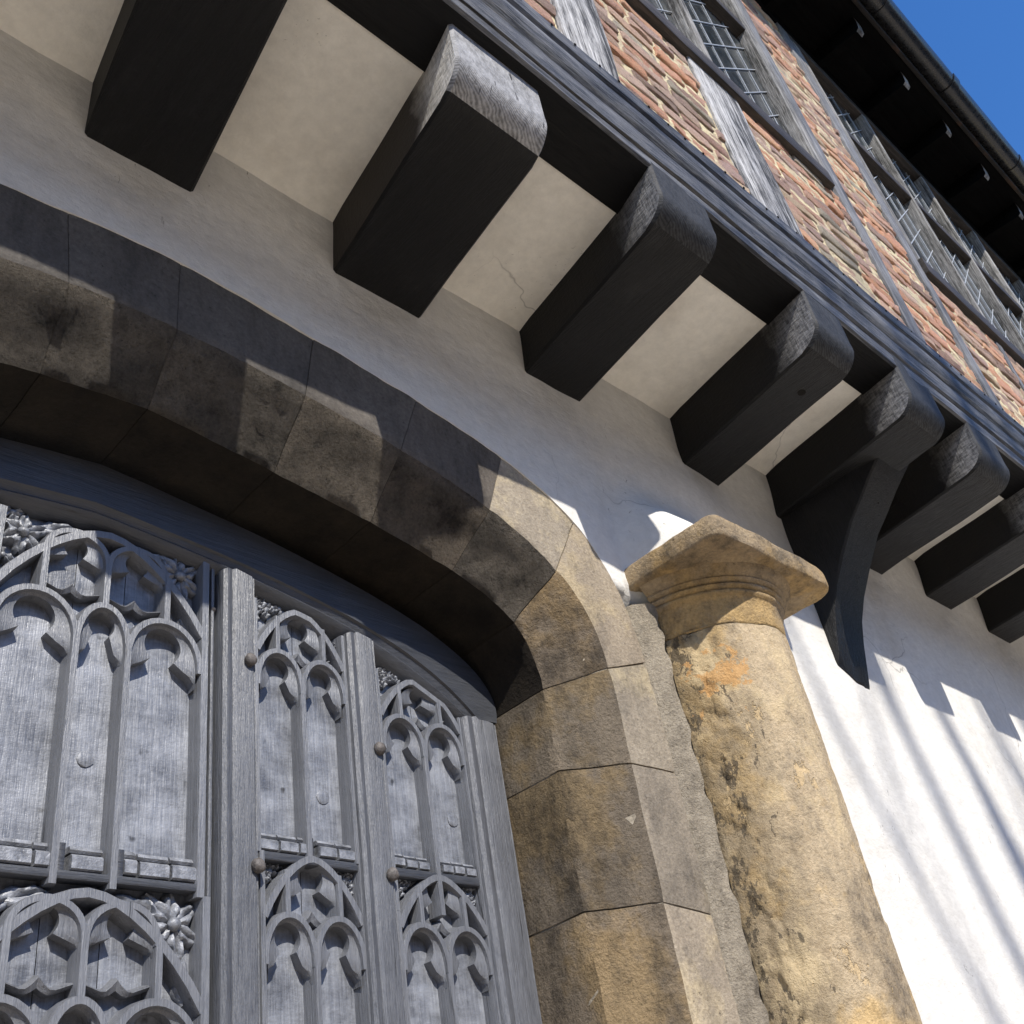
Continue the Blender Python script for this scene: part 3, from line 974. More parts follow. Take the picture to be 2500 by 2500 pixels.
for k in range(61):
    t = -1 + 2 * k / 60
    o_ = head_curve(HEAD_OUT, t); m_ = head_curve(HEAD_MID, t); i_ = head_curve(HEAD_IN, t)
    w = 0.0012 * nz(o_[0], 0, o_[1], 11)
    mm = (m_[0] * .97 + o_[0] * .03, m_[1] * .97 + o_[1] * .03)
    rings.append([(o_[0], 0.275, o_[1]), (o_[0], YS + 0.006, o_[1]), (o_[0] * .985 + m_[0] * .015, YS + w, o_[1] * .985 + m_[1] * .015),
                  (mm[0], YS + w, mm[1]), (m_[0], YS + 0.005, m_[1]), (m_[0] * .7 + i_[0] * .3, YS + 0.010, m_[1] * .7 + i_[1] * .3), (m_[0] * .55 + i_[0] * .45, YS + 0.006, m_[1] * .55 + i_[1] * .45),
                  (m_[0] * .3 + i_[0] * .7, YS + 0.012, m_[1] * .3 + i_[1] * .7), (i_[0], YS + 0.034, i_[1]), (i_[0], 0.275, i_[1])])
mb = MB(); mb.loft(rings, closed=False); mb.done('head_rail', M['door_x'], door, smooth=35)  # shade under the arch is put into this darker oak colour

def head_z(x):
    best = None
    for k in range(121):
        t = -1 + 2 * k / 120
        p = head_curve(HEAD_MID, t)
        if best is None or abs(p[0] - x) < best[0]:
            best = (abs(p[0] - x), p[1])
    return best[1]

def stile(x0, x1, z1, mould='l'):
    """moulded upright; rounded bead at its left, flat, small quirk at its right"""
    w = x1 - x0
    pr = [(0, 0.27), (0.0, YS + 0.016), (0.05, YS + 0.004), (0.14, YS - 0.001), (0.26, YS + 0.001), (0.31, YS + 0.004), (0.345, YS + 0.0015), (0.40, YS), (0.86, YS), (0.90, YS + 0.003), (0.93, YS + 0.002), (0.97, YS + 0.007), (1.0, YS + 0.018), (1.0, 0.27)]
    rings = []
    for z in frange(0.25, z1, 0.05):
        rings.append([(x0 + u * w + 0.0009 * nz(x0 + u, z, 0, 6), y + 0.0008 * nz(u * 3, z, x0, 9), z) for u, y in pr])
    rings[-1] = [(x, y, z - 0.010 + 0.02 * (0.9 - abs((x - x0) / w - 0.45))) for x, y, z in rings[-1]]
    mb = MB(); mb.loft(rings); return mb.done('stile', M['stile'], door, smooth=30)
stile(.355, .440, 2.80)
stile(.842, .914, head_z(.878) - 0.022)
stile(1.112, 1.184, head_z(1.148) - 0.026)
stile(1.392, 1.494, 2.545)
for x0, x1 in ((-.30, -.19), (.02, .09)):
    stile(x0, x1, 2.6)
for x0 in (.822, ):
    mb = MB()
    for k, (a, b, yy) in enumerate(((0.0, 0.005, 0.246), (0.006, 0.013, 0.240), (0.014, 0.019, 0.252))):
        bar(mb, (x0 + (a + b) / 2, yy + 0.01, 0.25), (x0 + (a + b) / 2, yy + 0.01, 2.735), b - a, 0.02, 0.0025, 20, 0.05)
    mb.done('bead_moulding', M['stile'], door, smooth=40)
# boards behind
for (x0, x1, zt) in ((.43, .845, 2.80), (.91, 1.117, 2.74), (1.18, 1.40, 2.69), (-.2, .36, 2.8)):
    cuts = {.43: (.43, .593, .679, .845), .91: (.91, 1.0135, 1.117), 1.18: (1.18, 1.291, 1.40)}.get(x0, (x0, x1))
    for a, b in zip(cuts[:-1], cuts[1:]):
        v, f = [], []
        zz = frange(0.25, zt, 0.04); xs = frange(a + 0.0006, b - 0.0006, 0.02)
        for z in zz:
            for x in xs:
                v.append((x, YP + 0.0016 * nz(x, z, 3, 9) + 0.0012 * nz(x * 2, z, 7, 24), z))
        nn = len(xs)
        for i in range(len(zz) - 1):
            for j in range(nn - 1):
                f.append((i * nn + j, i * nn + j + 1, (i + 1) * nn + j + 1, (i + 1) * nn + j))
        build('panel_board', v, f, M['panel'], door, smooth=60)
build('door_backing', *(lambda mb: (mb.v, mb.f))(MB().box(-.31, 1.51, 0.30, 0.33, 0.0, 2.84)), M['void'], door)

def rib(mb, pts, hw=0.0062, yf=YF, yb=YP + 0.004, fl=0.0035):
    """one rib of tracery: flat front, splayed cheeks"""
    pts = [Vector(p) for p in pts]
    rings = []
    for i, p in enumerate(pts):
        a, b = pts[max(0, i - 1)], pts[min(len(pts) - 1, i + 1)]
        d = (b - a).normalized(); nn = Vector((-d.y, d.x))
        s = 1.0
        if 0 < i < len(pts) - 1:
            d1 = (p - a).normalized(); d2 = (b - p).normalized()
            s = 1 / max(0.6, math.sqrt(max(0.05, (1 + d1.dot(d2)) / 2)))
        j = 0.0006 * nz(p.x, p.y, 1, 40)
        rings.append([(p.x + nn.x * o_ * s, y + j, p.y + nn.y * o_ * s) for o_, y in ((-hw - fl, yb), (-hw, yf + 0.0035), (-hw + 0.0014, yf), (hw - 0.0014, yf), (hw, yf + 0.0035), (hw + fl, yb))])
    return mb.loft(rings)

def arch_pts(cx, zs, a, h, n=16, point=0.86):
    out = []
    for i in range(n + 1):
        th = math.pi * i / n
        out.append((cx + a * math.cos(th), zs + h * math.sin(th) ** point))
    return out

def foil_head(mb, cx, zs, a, h, yo=YF + 0.006, yi=YF + 0.011, yb=YP + 0.004):
    """cusped plate filling an arch head: trefoil opening with two cusps"""
    O, I = [], []
    rr = min(0.60 * a, 0.42 * h)
    zc = zs + h - rr * 1.12
    low = [(1.0, zs - 0.34 * h), (0.985, zs - 0.20 * h), (0.86, zs - 0.06 * h), (0.64, zs + 0.035 * h)]
    cusp_ang = math.radians(-52)
    cz = zc + rr * math.sin(cusp_ang); cxr = rr * math.cos(cusp_ang)
    I_r = [(cx + a * u, z) for u, z in low] + [(cx + cxr * 1.04, cz - 0.001)]
    na = 9
    for i in range(1, na + 1):
        an = cusp_ang + (math.pi / 2 - cusp_ang) * i / na
        I_r.append((cx + rr * math.cos(an), zc + rr * math.sin(an)))
    O_r = []
    for i in range(len(I_r)):
        if i < 3: O_r.append((cx + a, zs - 0.34 * h * (1 - i / 3)))
        else:
            th = math.pi / 2 * (i - 3) / (len(I_r) - 4)
            O_r.append((cx + a * math.cos(th), zs + h * math.sin(th) ** 0.86))
    I = I_r + [(2 * cx - x, z) for x, z in I_r[-2::-1]]
    O = O_r + [(2 * cx - x, z) for x, z in O_r[-2::-1]]
    rings = []
    for (ox, oz), (ix, iz) in zip(O, I):
        mx, mz = (ox + ix) / 2, (oz + iz) / 2
        rings.append([(ox, yo, oz), (mx, (yo + yi) / 2 + 0.001, mz), (ix, yi, iz), (ix, yb, iz)])
    return mb.loft(rings, closed=False)

def floor_cusp(mb, cx, zb, a, h, yf=YF + 0.010, yb=YP + 0.004):
    """double hollow with a point in the middle at the foot of an upper light"""
    n_ = 12
    rings = []
    for i in range(n_ + 1):
        u = -1 + 2 * i / n_
        top = h * (0.25 + 0.85 * max(0, 1 - abs(u) * 2.8) ** 1.4 + 0.9 * max(0, abs(u) - 0.5))
        thick = h * (.35 + .5 * max(0, 1 - abs(u) * 2.2))
        rings.append([(cx + a * u, yb, zb + top - thick), (cx + a * u, yf + 0.005, zb + top - thick), (cx + a * u, yf, zb + top - .003), (cx + a * u, yf + .003, zb + top), (cx + a * u, yb, zb + top + 0.006)])
    return mb.loft(rings, closed=False)

def leaf(mb, x, z, ang, ln, wd, lobes=2, rise=.016, y0=YP - .003):
    """carved leaf or petal: raised lobed blade with a grooved midrib"""
    NU, NV = 8, 6
    ca, sa = math.cos(ang), math.sin(ang)
    rings = []
    for i in range(NU + 1):
        u = i / NU
        w = wd * (math.sin(math.pi * min(1, u * .92 + .06)) ** .7) * (1 + .28 * math.sin(u * math.pi * lobes * 2 - .8))
        if i == NU: w = wd * .25
        ring = []
        for j in range(NV + 1):
            v = -1 + 2 * j / NV
            hh = rise * (.35 + .65 * math.sin(math.pi * min(1, u * .8 + .2))) * (1 - .75 * v ** 4) * (1 - .45 * math.exp(-(v / .28) ** 2)) + .003 * math.sin(u * 9 + v * 3)
            px, pz = ln * u + wd * .12 * v * v, w * v
            ring.append((x + ca * px - sa * pz, y0 - max(0, hh), z + sa * px + ca * pz))
        ring = [(ring[0][0], y0 + .006, ring[0][2])] + ring + [(ring[-1][0], y0 + .006, ring[-1][2])]
        rings.append(ring)
    return mb.loft(rings, closed=False)

def lumps(mb, pts, size, seed):
    rnd = random.Random(seed)
    for (x, z) in pts:
        a0 = rnd.uniform(0, 6.28)
        for k in range(3):
            leaf(mb, x, z, a0 + k * 2.1 + rnd.uniform(-.4, .4), size * rnd.uniform(1.0, 1.5), size * rnd.uniform(.42, .6), 1, size * .8)
        mb.ellipsoid((x, YP - size * .75, z), (size * .34, size * .3, size * .34), 0, 8, 5)

def flower(mb, cx, cz, s, arms):
    mb.ellipsoid((cx, YP - 0.018, cz), (s * .26, s * .24, s * .26), 0, 10, 6)
    for ang, ln in arms:
        a = math.radians(ang)
        leaf(mb, cx + math.cos(a) * s * .12, cz + math.sin(a) * s * .12, a, s * ln * 1.25, s * .36, 1.5, .017)

# --- large panel with three lights
def tracery_large(dz, dx, flowers):
    cx = .635 + dx
    ap = 2.590 + dz           # crown of the lights
    xs = [cx - .172, cx - .0425, cx + .0435, cx + .172]
    zs = ap - .088
    mb = MB()
    heads = MB()
    for k in range(3):
        c = (xs[k] + xs[k + 1]) / 2; a = (xs[k + 1] - xs[k]) / 2
        hh = ap - zs - 0.004
        rib(mb, arch_pts(c, zs, a, hh), 0.0062)
        foil_head(heads, c, zs, a - 0.006, hh - 0.006)
    for k in (1, 2):
        rib(mb, [(xs[k], ap - .46), (xs[k], ap - .2), (xs[k], zs + 0.006)], 0.0065)
    rib(mb, [(xs[0] - .008, ap - .46), (xs[0] - .008, ap + .13)], 0.0075)
    rib(mb, [(xs[3] + .008, ap - .46), (xs[3] + .008, ap + .145)], 0.0075)
    # enclosing arch
    E = []
    for i in range(17):
        u = -1 + 2 * i / 16
        E.append((cx + .178 * u, ap - .015 + .150 * (1 - abs(u) ** 1.75) ** .92))
    rib(mb, E, 0.0078)
    for x, top in ((cx - .104, ap + .088), (cx, ap + .075), (cx + .108, ap + .085)):
        rib(mb, [(x, ap - .002), (x, top - .03), (x, top)], 0.0065)
    for s in (-1, 1):
        c = cx + s * .0535
        rib(mb, arch_pts(c, ap + .070, .0525, .054), 0.0058)
        foil_head(heads, c, ap + .072, .0470, .048)
        floor_cusp(heads, c, ap + .008, .047, .018)
    trc = mb.done('tracery', M['door'], door, smooth=35)
    heads.done('cusped_heads', M['door'], trc, smooth=40)
    fo = MB()
    if flowers:
        flower(fo, cx + .135, ap + .105, .040, [(95, .85), (38, .9), (-28, .8), (-75, 1.0), (170, .95), (215, .75), (135, 1.1)])
        leaf(fo, cx + .045, ap + .138, -.25, .075, .015, 2, .014); leaf(fo, cx + .150, ap + .062, -1.45, .065, .014, 2, .014)
        flower(fo, cx - .140, ap + .10, .036, [(85, .8), (30, 1.0), (-40, .8), (150, .8), (210, .8), (270, .7)])
        leaf(fo, cx - .05, ap + .138, math.pi + .25, .07, .015, 2, .014); lumps(fo, [(cx - .16, ap + .135), (cx - .165, ap + .05)], .016, 6)
    fo.done('carved_foliage', M['carving'], trc, smooth=60)
tracery_large(0.0, 0.0, True)
tracery_large(-.603, .010, True)
tracery_large(-1.206, .012, True)

def tracery_two(x0, x1, ap, big_top, dx=0.0, cut=None, seed=1):
    """two cusped lights below one cusped upper light, inside a pointed arch"""
    x0 += dx; x1 += dx
    cx = (x0 + x1) / 2; a = (x1 - x0) / 4
    zs = ap - .080
    mb, heads, fo = MB(), MB(), MB()
    for c in (x0 + a, x1 - a):
        rib(mb, arch_pts(c, zs, a - .001, .076), 0.0058)
        foil_head(heads, c, zs, a - .007, .070)
    rib(mb, [(cx, ap - .38), (cx, ap - .2), (cx, zs + .004)], 0.006)
    for x in (x0 - .003, x1 + .003):
        rib(mb, [(x, ap - .38), (x, min(big_top, (cut(x) if cut else 9)))], 0.0055)
    E = []
    for i in range(17):
        u = -1 + 2 * i / 16
        z = ap - .01 + (big_top - ap + .006) * (1 - abs(u) ** 1.7) ** .9
        if cut: z = min(z, cut(cx + (x1 - x0) / 2 * u))
        E.append((cx + (x1 - x0) / 2 * u, z))
    rib(mb, E, 0.0068)
    up = min(big_top - .026, ap + .070)
    for s in (-1, 1):
        x = cx + s * .0505
        t_ = up if not cut else min(up, cut(x) - .004)
        rib(mb, [(x, ap - .004), (x, (ap + t_) / 2), (x, t_)], 0.0055)
    foil_head(heads, cx, ap + .030, .045, max(.03, min(.058, (cut(cx) if cut else 9) - ap - .034)))
    floor_cusp(heads, cx, ap - .012, .042, .020)
    trc = mb.done('tracery', M['door'], door, smooth=35)
    heads.done('cusped_heads', M['door'], trc, smooth=40)
    if cut is None:
        lumps(fo, [(x0 + .012, big_top - .012), (x0 + .032, big_top - .008), (x0 + .008, big_top - .035), (x1 - .012, big_top - .012), (x1 - .03, big_top - .006), (x1 - .006, big_top - .035), (x0 + .05, big_top - .002), (x1 - .048, big_top), (x0 + .022, big_top - .026), (x1 - .022, big_top - .026)], .0145, seed)
    else:
        lumps(fo, [(x0 + .01, big_top + .004), (x0 + .028, big_top + .006), (x0 + .045, big_top + .002), (x0 + .012, big_top - .018), (x1 - .012, ap + .045), (x1 - .02, ap + .02), (x0 + .012, ap + .03), (x0 + .06, big_top + .004), (x0 + .03, big_top - .008)], .0145, seed)
    fo.done('carved_foliage', M['carving'], trc, smooth=60)

cutB = lambda x: 2.702 - (x - .908) * .205
cutC = lambda x: 2.640 - (x - 1.189) * .46
tracery_two(.919, 1.108, 2.592, 2.688, 0.0, cutB, 21)
tracery_two(.922, 1.110, 2.121, 2.214, 0.003, None, 22)
tracery_two(.922, 1.110, 1.640, 1.733, 0.003, None, 23)
tracery_two(1.190, 1.392, 2.520, 2.608, 0.0, cutC, 24)
tracery_two(1.192, 1.392, 2.124, 2.211, 0.0, None, 25)
tracery_two(1.192, 1.392, 1.640, 1.727, 0.0, None, 26)

# --- brattished rails between the tiers
def brattish(x0, x1, zb, n_, posts, h=.034, lower=.012):
    mb = MB()
    bar(mb, (x0, YF + .012, zb - lower / 2), (x1, YF + .012, zb - lower / 2), .022, lower, .002, 12, .03, side=(0, 1, 0))
    for p in posts:
        bar(mb, (p, YF + .013, zb - .004), (p, YF + .013, zb + h), .0135, .022, .002, 3)
    crl = mb.done('cross_rail', M['door_x'], door, smooth=35)
    edges = [x0 + (x1 - x0) * k / n_ for k in range(n_ + 1)]
    for k in range(n_):
        a, b = edges[k] + .0025, edges[k + 1] - .0025
        if any(a < p + .008 and b > p - .008 for p in posts):
            for p in posts:
                if a < p + .008 and b > p - .008:
                    if p - a > b - p: b = p - .008
                    else: a = p + .008
        if b - a < .008: continue
        q = MB()
        j = random.uniform(-.001, .001)
        zz = zb + .003 + j
        sec = [(YP + .003, zz), (YF + .005, zz), (YF + .002, zz + h * .06), (YF + .002, zz + h * .50), (YF + .006, zz + h * .60), (YP + .003, zz + h * .66)]
        q.loft([[(x, y, z) for y, z in sec] for x in (a, b)])
        sec2 = [(YP + .003, zz + h * .70), (YF + .012, zz + h * .70), (YF + .009, zz + h * .80), (YF + .012, zz + h * .95), (YP + .003, zz + h * .98)]
        q.loft([[(x, y, z) for y, z in sec2] for x in (a - .001, b + .001)])
        q.done('crenel_block', M['carving'], crl, smooth=35)
brattish(.463, .818, 2.150, 7, (.601, .687), .038)
brattish(.463, .826, 1.547, 7, (.601, .687), .038)
brattish(.918, 1.110, 2.214, 5, (1.016,), .032, .014)
brattish(1.190, 1.388, 2.216, 7, (1.292,), .026, .016)
brattish(.918, 1.110, 1.735, 5, (1.016,), .032, .014)
brattish(1.190, 1.388, 1.735, 7, (1.292,), .026, .016)

# --- iron nail heads
def nailhead(x, z, y, r, flat=False):
    mb = MB()
    mb.ellipsoid((x, y, z), (r, r * (.14 if flat else .75), r), random.uniform(0, 1), 10, 6)
    for i, p in enumerate(mb.v):
        k = 1 + .16 * nz(p[0], p[1], p[2], 90)
        mb.v[i] = (x + (p[0] - x) * k, p[1], z + (p[2] - z) * k)
    mb.done('nail_head', M['panel'] if flat else M['nail'], door, smooth=60)
for x, z in ((.896, 2.545), (.905, 2.182), (1.168, 2.428), (1.172, 2.195), (.898, 1.80), (1.168, 1.85)):
    nailhead(x, z, YS - .004, .0125)
for x, z in ((.636, 2.330), (1.065, 2.335), (1.368, 2.335), (.650, 1.75)):
    nailhead(x, z, YP - .001, .0135, True)
nailhead(.833, 2.640, YS + .016, .0055)

# ================================================================ upper storey
YB = -0.532      # brick face
brick_cols = [(.60, .25, .13), (.55, .26, .17), (.46, .24, .18), (.34, .19, .15), (.56, .33, .22), (.64, .30, .14), (.50, .31, .23), (.30, .185, .15), (.60, .42, .26), (.54, .36, .27), (.64, .25, .10), (.42, .26, .22), (.40, .34, .26), (.58, .29, .19)]
brick_meshes = []
def make_brick(seed):
    rnd = random.Random(seed)
    bm = bmesh.new()
    L, D, H = 0.5, 0.5, 0.5
    xs = [-.5, -.46, -.18, .16, .46, .5]; zs = [-.5, -.40, .05, .42, .5]
    v = {}
    for i, x in enumerate(xs):
        for j, z in enumerate(zs):
            edge = (i in (0, len(xs) - 1)) + (j in (0, len(zs) - 1))
            y = -.5 + (.07 if edge == 1 else (.18 if edge == 2 else 0)) * rnd.uniform(.2, 1.3) + (rnd.uniform(-.07, .07) if not edge else 0)
            v[i, j] = bm.verts.new((x + rnd.uniform(-.012, .012), y, z + rnd.uniform(-.045, .045)))
    for i in range(len(xs) - 1):
        for j in range(len(zs) - 1):
            bm.faces.new((v[i, j], v[i + 1, j], v[i + 1, j + 1], v[i, j + 1]))
    loop = [v[i, 0] for i in range(len(xs))] + [v[len(xs) - 1, j] for j in range(1, len(zs))] + [v[i, len(zs) - 1] for i in range(len(xs) - 2, -1, -1)] + [v[0, j] for j in range(len(zs) - 2, 0, -1)]
    back = [bm.verts.new((p.co.x, .6, p.co.z)) for p in loop]
    for k in range(len(loop)):
        k2 = (k + 1) % len(loop)
        bm.faces.new((loop[k2], loop[k], back[k], back[k2]))
    bmesh.ops.recalc_face_normals(bm, faces=bm.faces)
    me = bpy.data.meshes.new('brick')
    bm.to_mesh(me); bm.free()
    me.materials.append(M['brick'])
    me.polygons.foreach_set('use_smooth', [True] * len(me.polygons))
    me.set_sharp_from_angle(angle=math.radians(50))
    return me
brick_meshes = [make_brick(s) for s in range(14)]

def brick_panel(x0, x1, z0, z1, label, seed):
    rnd = random.Random(seed)
    t = thing('brick_infill', ((x0 + x1) / 2, YB, z0), label, 'brickwork', 'brick infill panels between the oak studs')
    base = WL[t]
    # bulging lime mortar bed
    v, f = [], []
    xs, zs = frange(x0 - .03, x1 + .03, .022), frange(z0 - .03, z1 + .03, .022)
    for z in zs:
        for x in xs:
            v.append((x, YB - .0008 + .0025 * nz(x, z, seed, 13) + .0035 * nz(x, z, seed + 3, 33), z))
    n_ = len(xs)
    for i in range(len(zs) - 1):
        for j in range(n_ - 1):
            f.append((i * n_ + j, i * n_ + j + 1, (i + 1) * n_ + j + 1, (i + 1) * n_ + j))
    build('mortar_bed', v, f, M['mortar'], t, smooth=60)
    z = z0 + .012
    row = 0
    while z < z1 - .02:
        h = rnd.uniform(.039, .047)
        x = x0 - (0.0 if row % 2 else .10) * rnd.uniform(.8, 1.2)
        while x < x1 - .015:
            L = rnd.choice((.205, .215, .225, .11, .2)) * rnd.uniform(.92, 1.05)
            a, b = max(x, x0 - .005), min(x + L, x1 + .005)
            if b - a > .03:
                o = bpy.data.objects.new('brick', rnd.choice(brick_meshes))
                COL.objects.link(o)
                o.parent = t
                o.location = Vector(((a + b) / 2, YB + .02 + rnd.uniform(-.006, .004), z + h / 2 + rnd.uniform(-.004, .004))) - base
                o.scale = (b - a - .006 if rnd.random() < .5 else -(b - a - .006), .05, h * rnd.uniform(.86, 1.02))
                o.rotation_euler = (0, rnd.uniform(-.03, .03), 0)
                c = rnd.choice(brick_cols); k = rnd.uniform(1.35, 1.95)
                o.color = (c[0] * k, c[1] * k, c[2] * k, 1)
            x += L + rnd.uniform(.012, .022)
        z += h + rnd.uniform(.009, .015)
        row += 1
brick_panel(.72, 1.29, 3.858, 4.665, 'brick panel left of the leftmost bleached stud, at the top of the photo', 1)
brick_panel(1.485, 2.055, 3.858, 4.665, 'brick panel between the two broad bleached studs under the leaded window', 2)
brick_panel(2.32, 2.98, 3.858, 4.665, 'brick panel right of the second bleached stud, under the window corner', 3)
brick_panel(3.08, 3.56, 3.858, 6.56, 'tall narrow brick panel between the two leaded windows', 4)
brick_panel(3.66, 4.33, 3.858, 4.70, 'brick panel below the right leaded window', 5)
brick_panel(4.40, 5.03, 3.858, 4.70, 'rightmost brick panel below the right leaded window', 6)

def stud(x0, x1, z0, z1, label, mat, y=-0.543, lean=0.0, seg=24):
    t = thing('wall_stud', ((x0 + x1) / 2, y, z0), label, 'stud', 'upright oak studs of the upper wall')
    mb = MB()
    bar(mb, ((x0 + x1) / 2, y + .05, z0), ((x0 + x1) / 2 + lean, y + .05, z1), x1 - x0, .10, .006, seg, .03, side=(1, 0, 0))
    mb.done('timber', mat, t, smooth=40)
    return t
stud(1.272, 1.478, 3.845, 4.69, 'leftmost broad bleached oak stud, shaggy grain, at the top of the photo', M['stud'], -.549, .045)
stud(2.046, 2.318, 3.845, 4.665, 'second broad bleached oak stud, directly under the leaded window sill', M['stud'], -.545)
stud(2.975, 3.085, 3.845, 6.6, 'slender dark grey post right of the first leaded window', M['stud_dark'], -.545)
stud(3.555, 3.665, 3.845, 6.6, 'grey post forming the left side of the right leaded window', M['stud_dark'], -.547)
stud(4.335, 4.40, 3.845, 4.70, 'narrow grey stud below the right window mullion', M['stud_dark'], -.543)

# ---------------------------------------------------------------- windows
YG = -0.500
def window(x0, x1, lights, z0, zt, z1, label, seed):
    t = thing('leaded_window', ((x0 + x1) / 2, YG, z0), label, 'window', 'leaded oak windows of the upper storey')
    rnd = random.Random(seed)
    yf, yb = -0.548, -0.47
    def member(name, a, b, w, d=None, mat=M['frame'], ax='z'):
        mb = MB(); bar(mb, a, b, w, abs(yf - yb), .004, 20, .02, side=(1, 0, 0) if ax == 'z' else (0, 0, 1)); return mb.done(name, mat, t, smooth=40)
    ym = (yf + yb) / 2
    edges = [x0] + lights + [x1]
    member('jamb', (x0 - .03, ym, z0), (x0 - .03, ym, z1), .06)
    member('jamb', (x1 + .045, ym, z0), (x1 + .045, ym, z1), .09)
    for x in lights:
        member('mullion', (x + .0225, ym, z0), (x + .0225, ym, z1), .045)
    mb = MB(); bar(mb, (x0 - .05, -.520, z0 - .035), (x1 + .02, -.520, z0 - .035), .085, .088, .004, 30, .02, side=(0, 0, 1)); mb.done('sill', M['sill'], t, smooth=40)
    mb = MB(); bar(mb, (x0 - .05, ym, zt + .03), (x1 + .02, ym, zt + .03), .06, .074, .004, 30, .02, side=(0, 0, 1)); mb.done('transom', M['sill'], t, smooth=40)
    mb = MB(); bar(mb, (x0 - .08, ym, z1 + .04), (x1 + .1, ym, z1 + .04), .08, .078, .004, 20, .02, side=(0, 0, 1)); mb.done('head', M['sill'], t, smooth=40)
    for k in range(len(edges) - 1):
        a = edges[k] + (.045 if k > 0 else 0); b = edges[k + 1]
        for (za, zb) in ((z0, zt), (zt + .06, z1)):
            tilt = rnd.uniform(-.004, .004)
            g_ = build('pane', [(a, YG + tilt, za), (b, YG - tilt, za), (b, YG, zb), (a, YG, zb)], [(0, 1, 2, 3)], M['glass'], t)
            cm = MB()
            nv = 4
            for i in range(1, nv + 1):
                x = a + (b - a) * (i - .5) / nv
                ln = .08 * (zb - za)
                bar(cm, (x - ln * .4, YG - .002, zb), (x + ln * .4, YG - .002, za), .0028, .004, .001, 1)
            cm.done('lead_came', M['lead'], g_)
            # diagonal stay bars
            s = za - (b - a) + .10
            while s < zb - .03:
                p0, p1 = [a, s], [b, s + (b - a)]
                if p0[1] < za: p0 = [a + (za - s), za]
                if p1[1] > zb: p1 = [b - (p1[1] - zb), zb]
                if p1[0] - p0[0] > .04:
                    sb = MB(); bar(sb, (p0[0], YG - .004, p0[1]), (p1[0], YG - .004, p1[1]), .005, .005, .002, 1); sb.done('stay_bar', M['lead'], g_)
                s += .163
    return t
window(1.57, 2.885, [2.205], 4.74, 5.75, 6.50, 'left leaded window with grey oak mullion above the brick panels', 3)
window(3.72, 6.40, [4.35, 5.03, 5.71], 4.79, 5.75, 6.50, 'right leaded window, steeply foreshortened under the eaves', 4)
mb = MB().box(.4, 7.0, -.42, -.40, 4.5, 6.7)
o = mb.done('interior_backing', M['void'], None, loc=(3, -.41, 4.5)); tag(o, kind='structure')
t = thing('wall_plate', (3, -.5, 6.56), 'dark timber wall plate above the leaded windows under the eaves', 'beam')
mb = MB(); bar(mb, (-4, -.50, 6.63), (9, -.50, 6.63), .10, .12, .006, 60, .02, side=(0, 1, 0)); mb.done('timber', M['eaves'], t, smooth=40)
t = thing('upper_wall_backing', (0, -.45, 3.8), 'timber-framed upper wall left of the leaded window', 'wall')
mb = MB().box(-4, .72, -.53, -.42, 3.86, 6.6).box(.72, 1.51, -.52, -.42, 4.66, 6.6).box(6.5, 9, -.53, -.42, 3.86, 6.6).box(5.03, 6.5, -.53, -.42, 3.86, 4.70)
mb.done('infill', M['mortar'], t)

# ---------------------------------------------------------------- eaves and gutter
ev = thing('eaves', (3, -.7, 6.68), 'black boarded eaves overhanging the upper wall', 'eaves')
for k in range(4):
    y0 = -.50 - k * .092
    mb = MB(); bar(mb, (-4, y0 - .045, 6.70), (9, y0 - .045, 6.70), .0925, .022, .001, 40, .0, side=(0, 1, 0)); mb.done('soffit_board', M['eaves'], ev, smooth=40)
for k in range(24):
    x = -3.52 + .5 * k
    mb = MB()
    sec = [(-.50, 6.60), (-.79, 6.578), (-.806, 6.590), (-.812, 6.64), (-.812, 6.69), (-.50, 6.69)]
    mb.loft([[(x + o_, y, z) for y, z in sec] for o_ in (-.028, .028)])
    mb.m = [2 if j in (1, 2, 3) else 0 for j in range(6)] + [0, 0]
    build('rafter_foot', mb.v, mb.f, [M['eaves'], M['eaves'], M['frame']], ev, fmat=mb.m)
mb = MB(); bar(mb, (-4, -.868, 6.745), (9, -.868, 6.745), .022, .15, .003, 60, .03, side=(0, 1, 0)); mb.done('fascia_board', M['fascia'], ev, smooth=40)
mb = MB()
mb.add([(-4, -.95, 6.80), (9, -.95, 6.80), (9, 2.5, 9.6), (-4, 2.5, 9.6), (-4, -.95, 6.83), (9, -.95, 6.83), (9, 2.5, 9.63), (-4, 2.5, 9.63)], [(0, 1, 2, 3), (7, 6, 5, 4), (0, 4, 5, 1), (1, 5, 6, 2), (2, 6, 7, 3), (3, 7, 4, 0)])
mb.done('roof_slope', M['roof'], ev)

gt = thing('rain_gutter', (3, -.93, 6.74), 'black half-round rain gutter along the eaves against the sky', 'gutter')
GY, GZ, GR = -.930, 6.785, .066
def half_round(xa, xb, r, th=.004):
    mb = MB(); rings = []
    for x in (xa, xb):
        o_, i_ = [], []
        for k in range(15):
            a = math.pi * k / 14
            o_.append((x, GY + r * math.cos(a), GZ - r * math.sin(a)))
            i_.append((x, GY + (r - th) * math.cos(a), GZ - (r - th) * math.sin(a)))
        rings.append(o_ + i_[::-1])
    return mb.loft(rings)
segs = [-4, -1.6, .55, 2.70, 4.85, 7.0, 9]
for a, b in zip(segs[:-1], segs[1:]):
    half_round(a + .001, b - .001, GR).done('gutter_length', M['black_paint'], gt, smooth=40)
for x in segs[1:-1]:
    half_round(x - .035, x + .035, GR + .007, .006).done('joint_collar', M['black_paint'], gt, smooth=40)
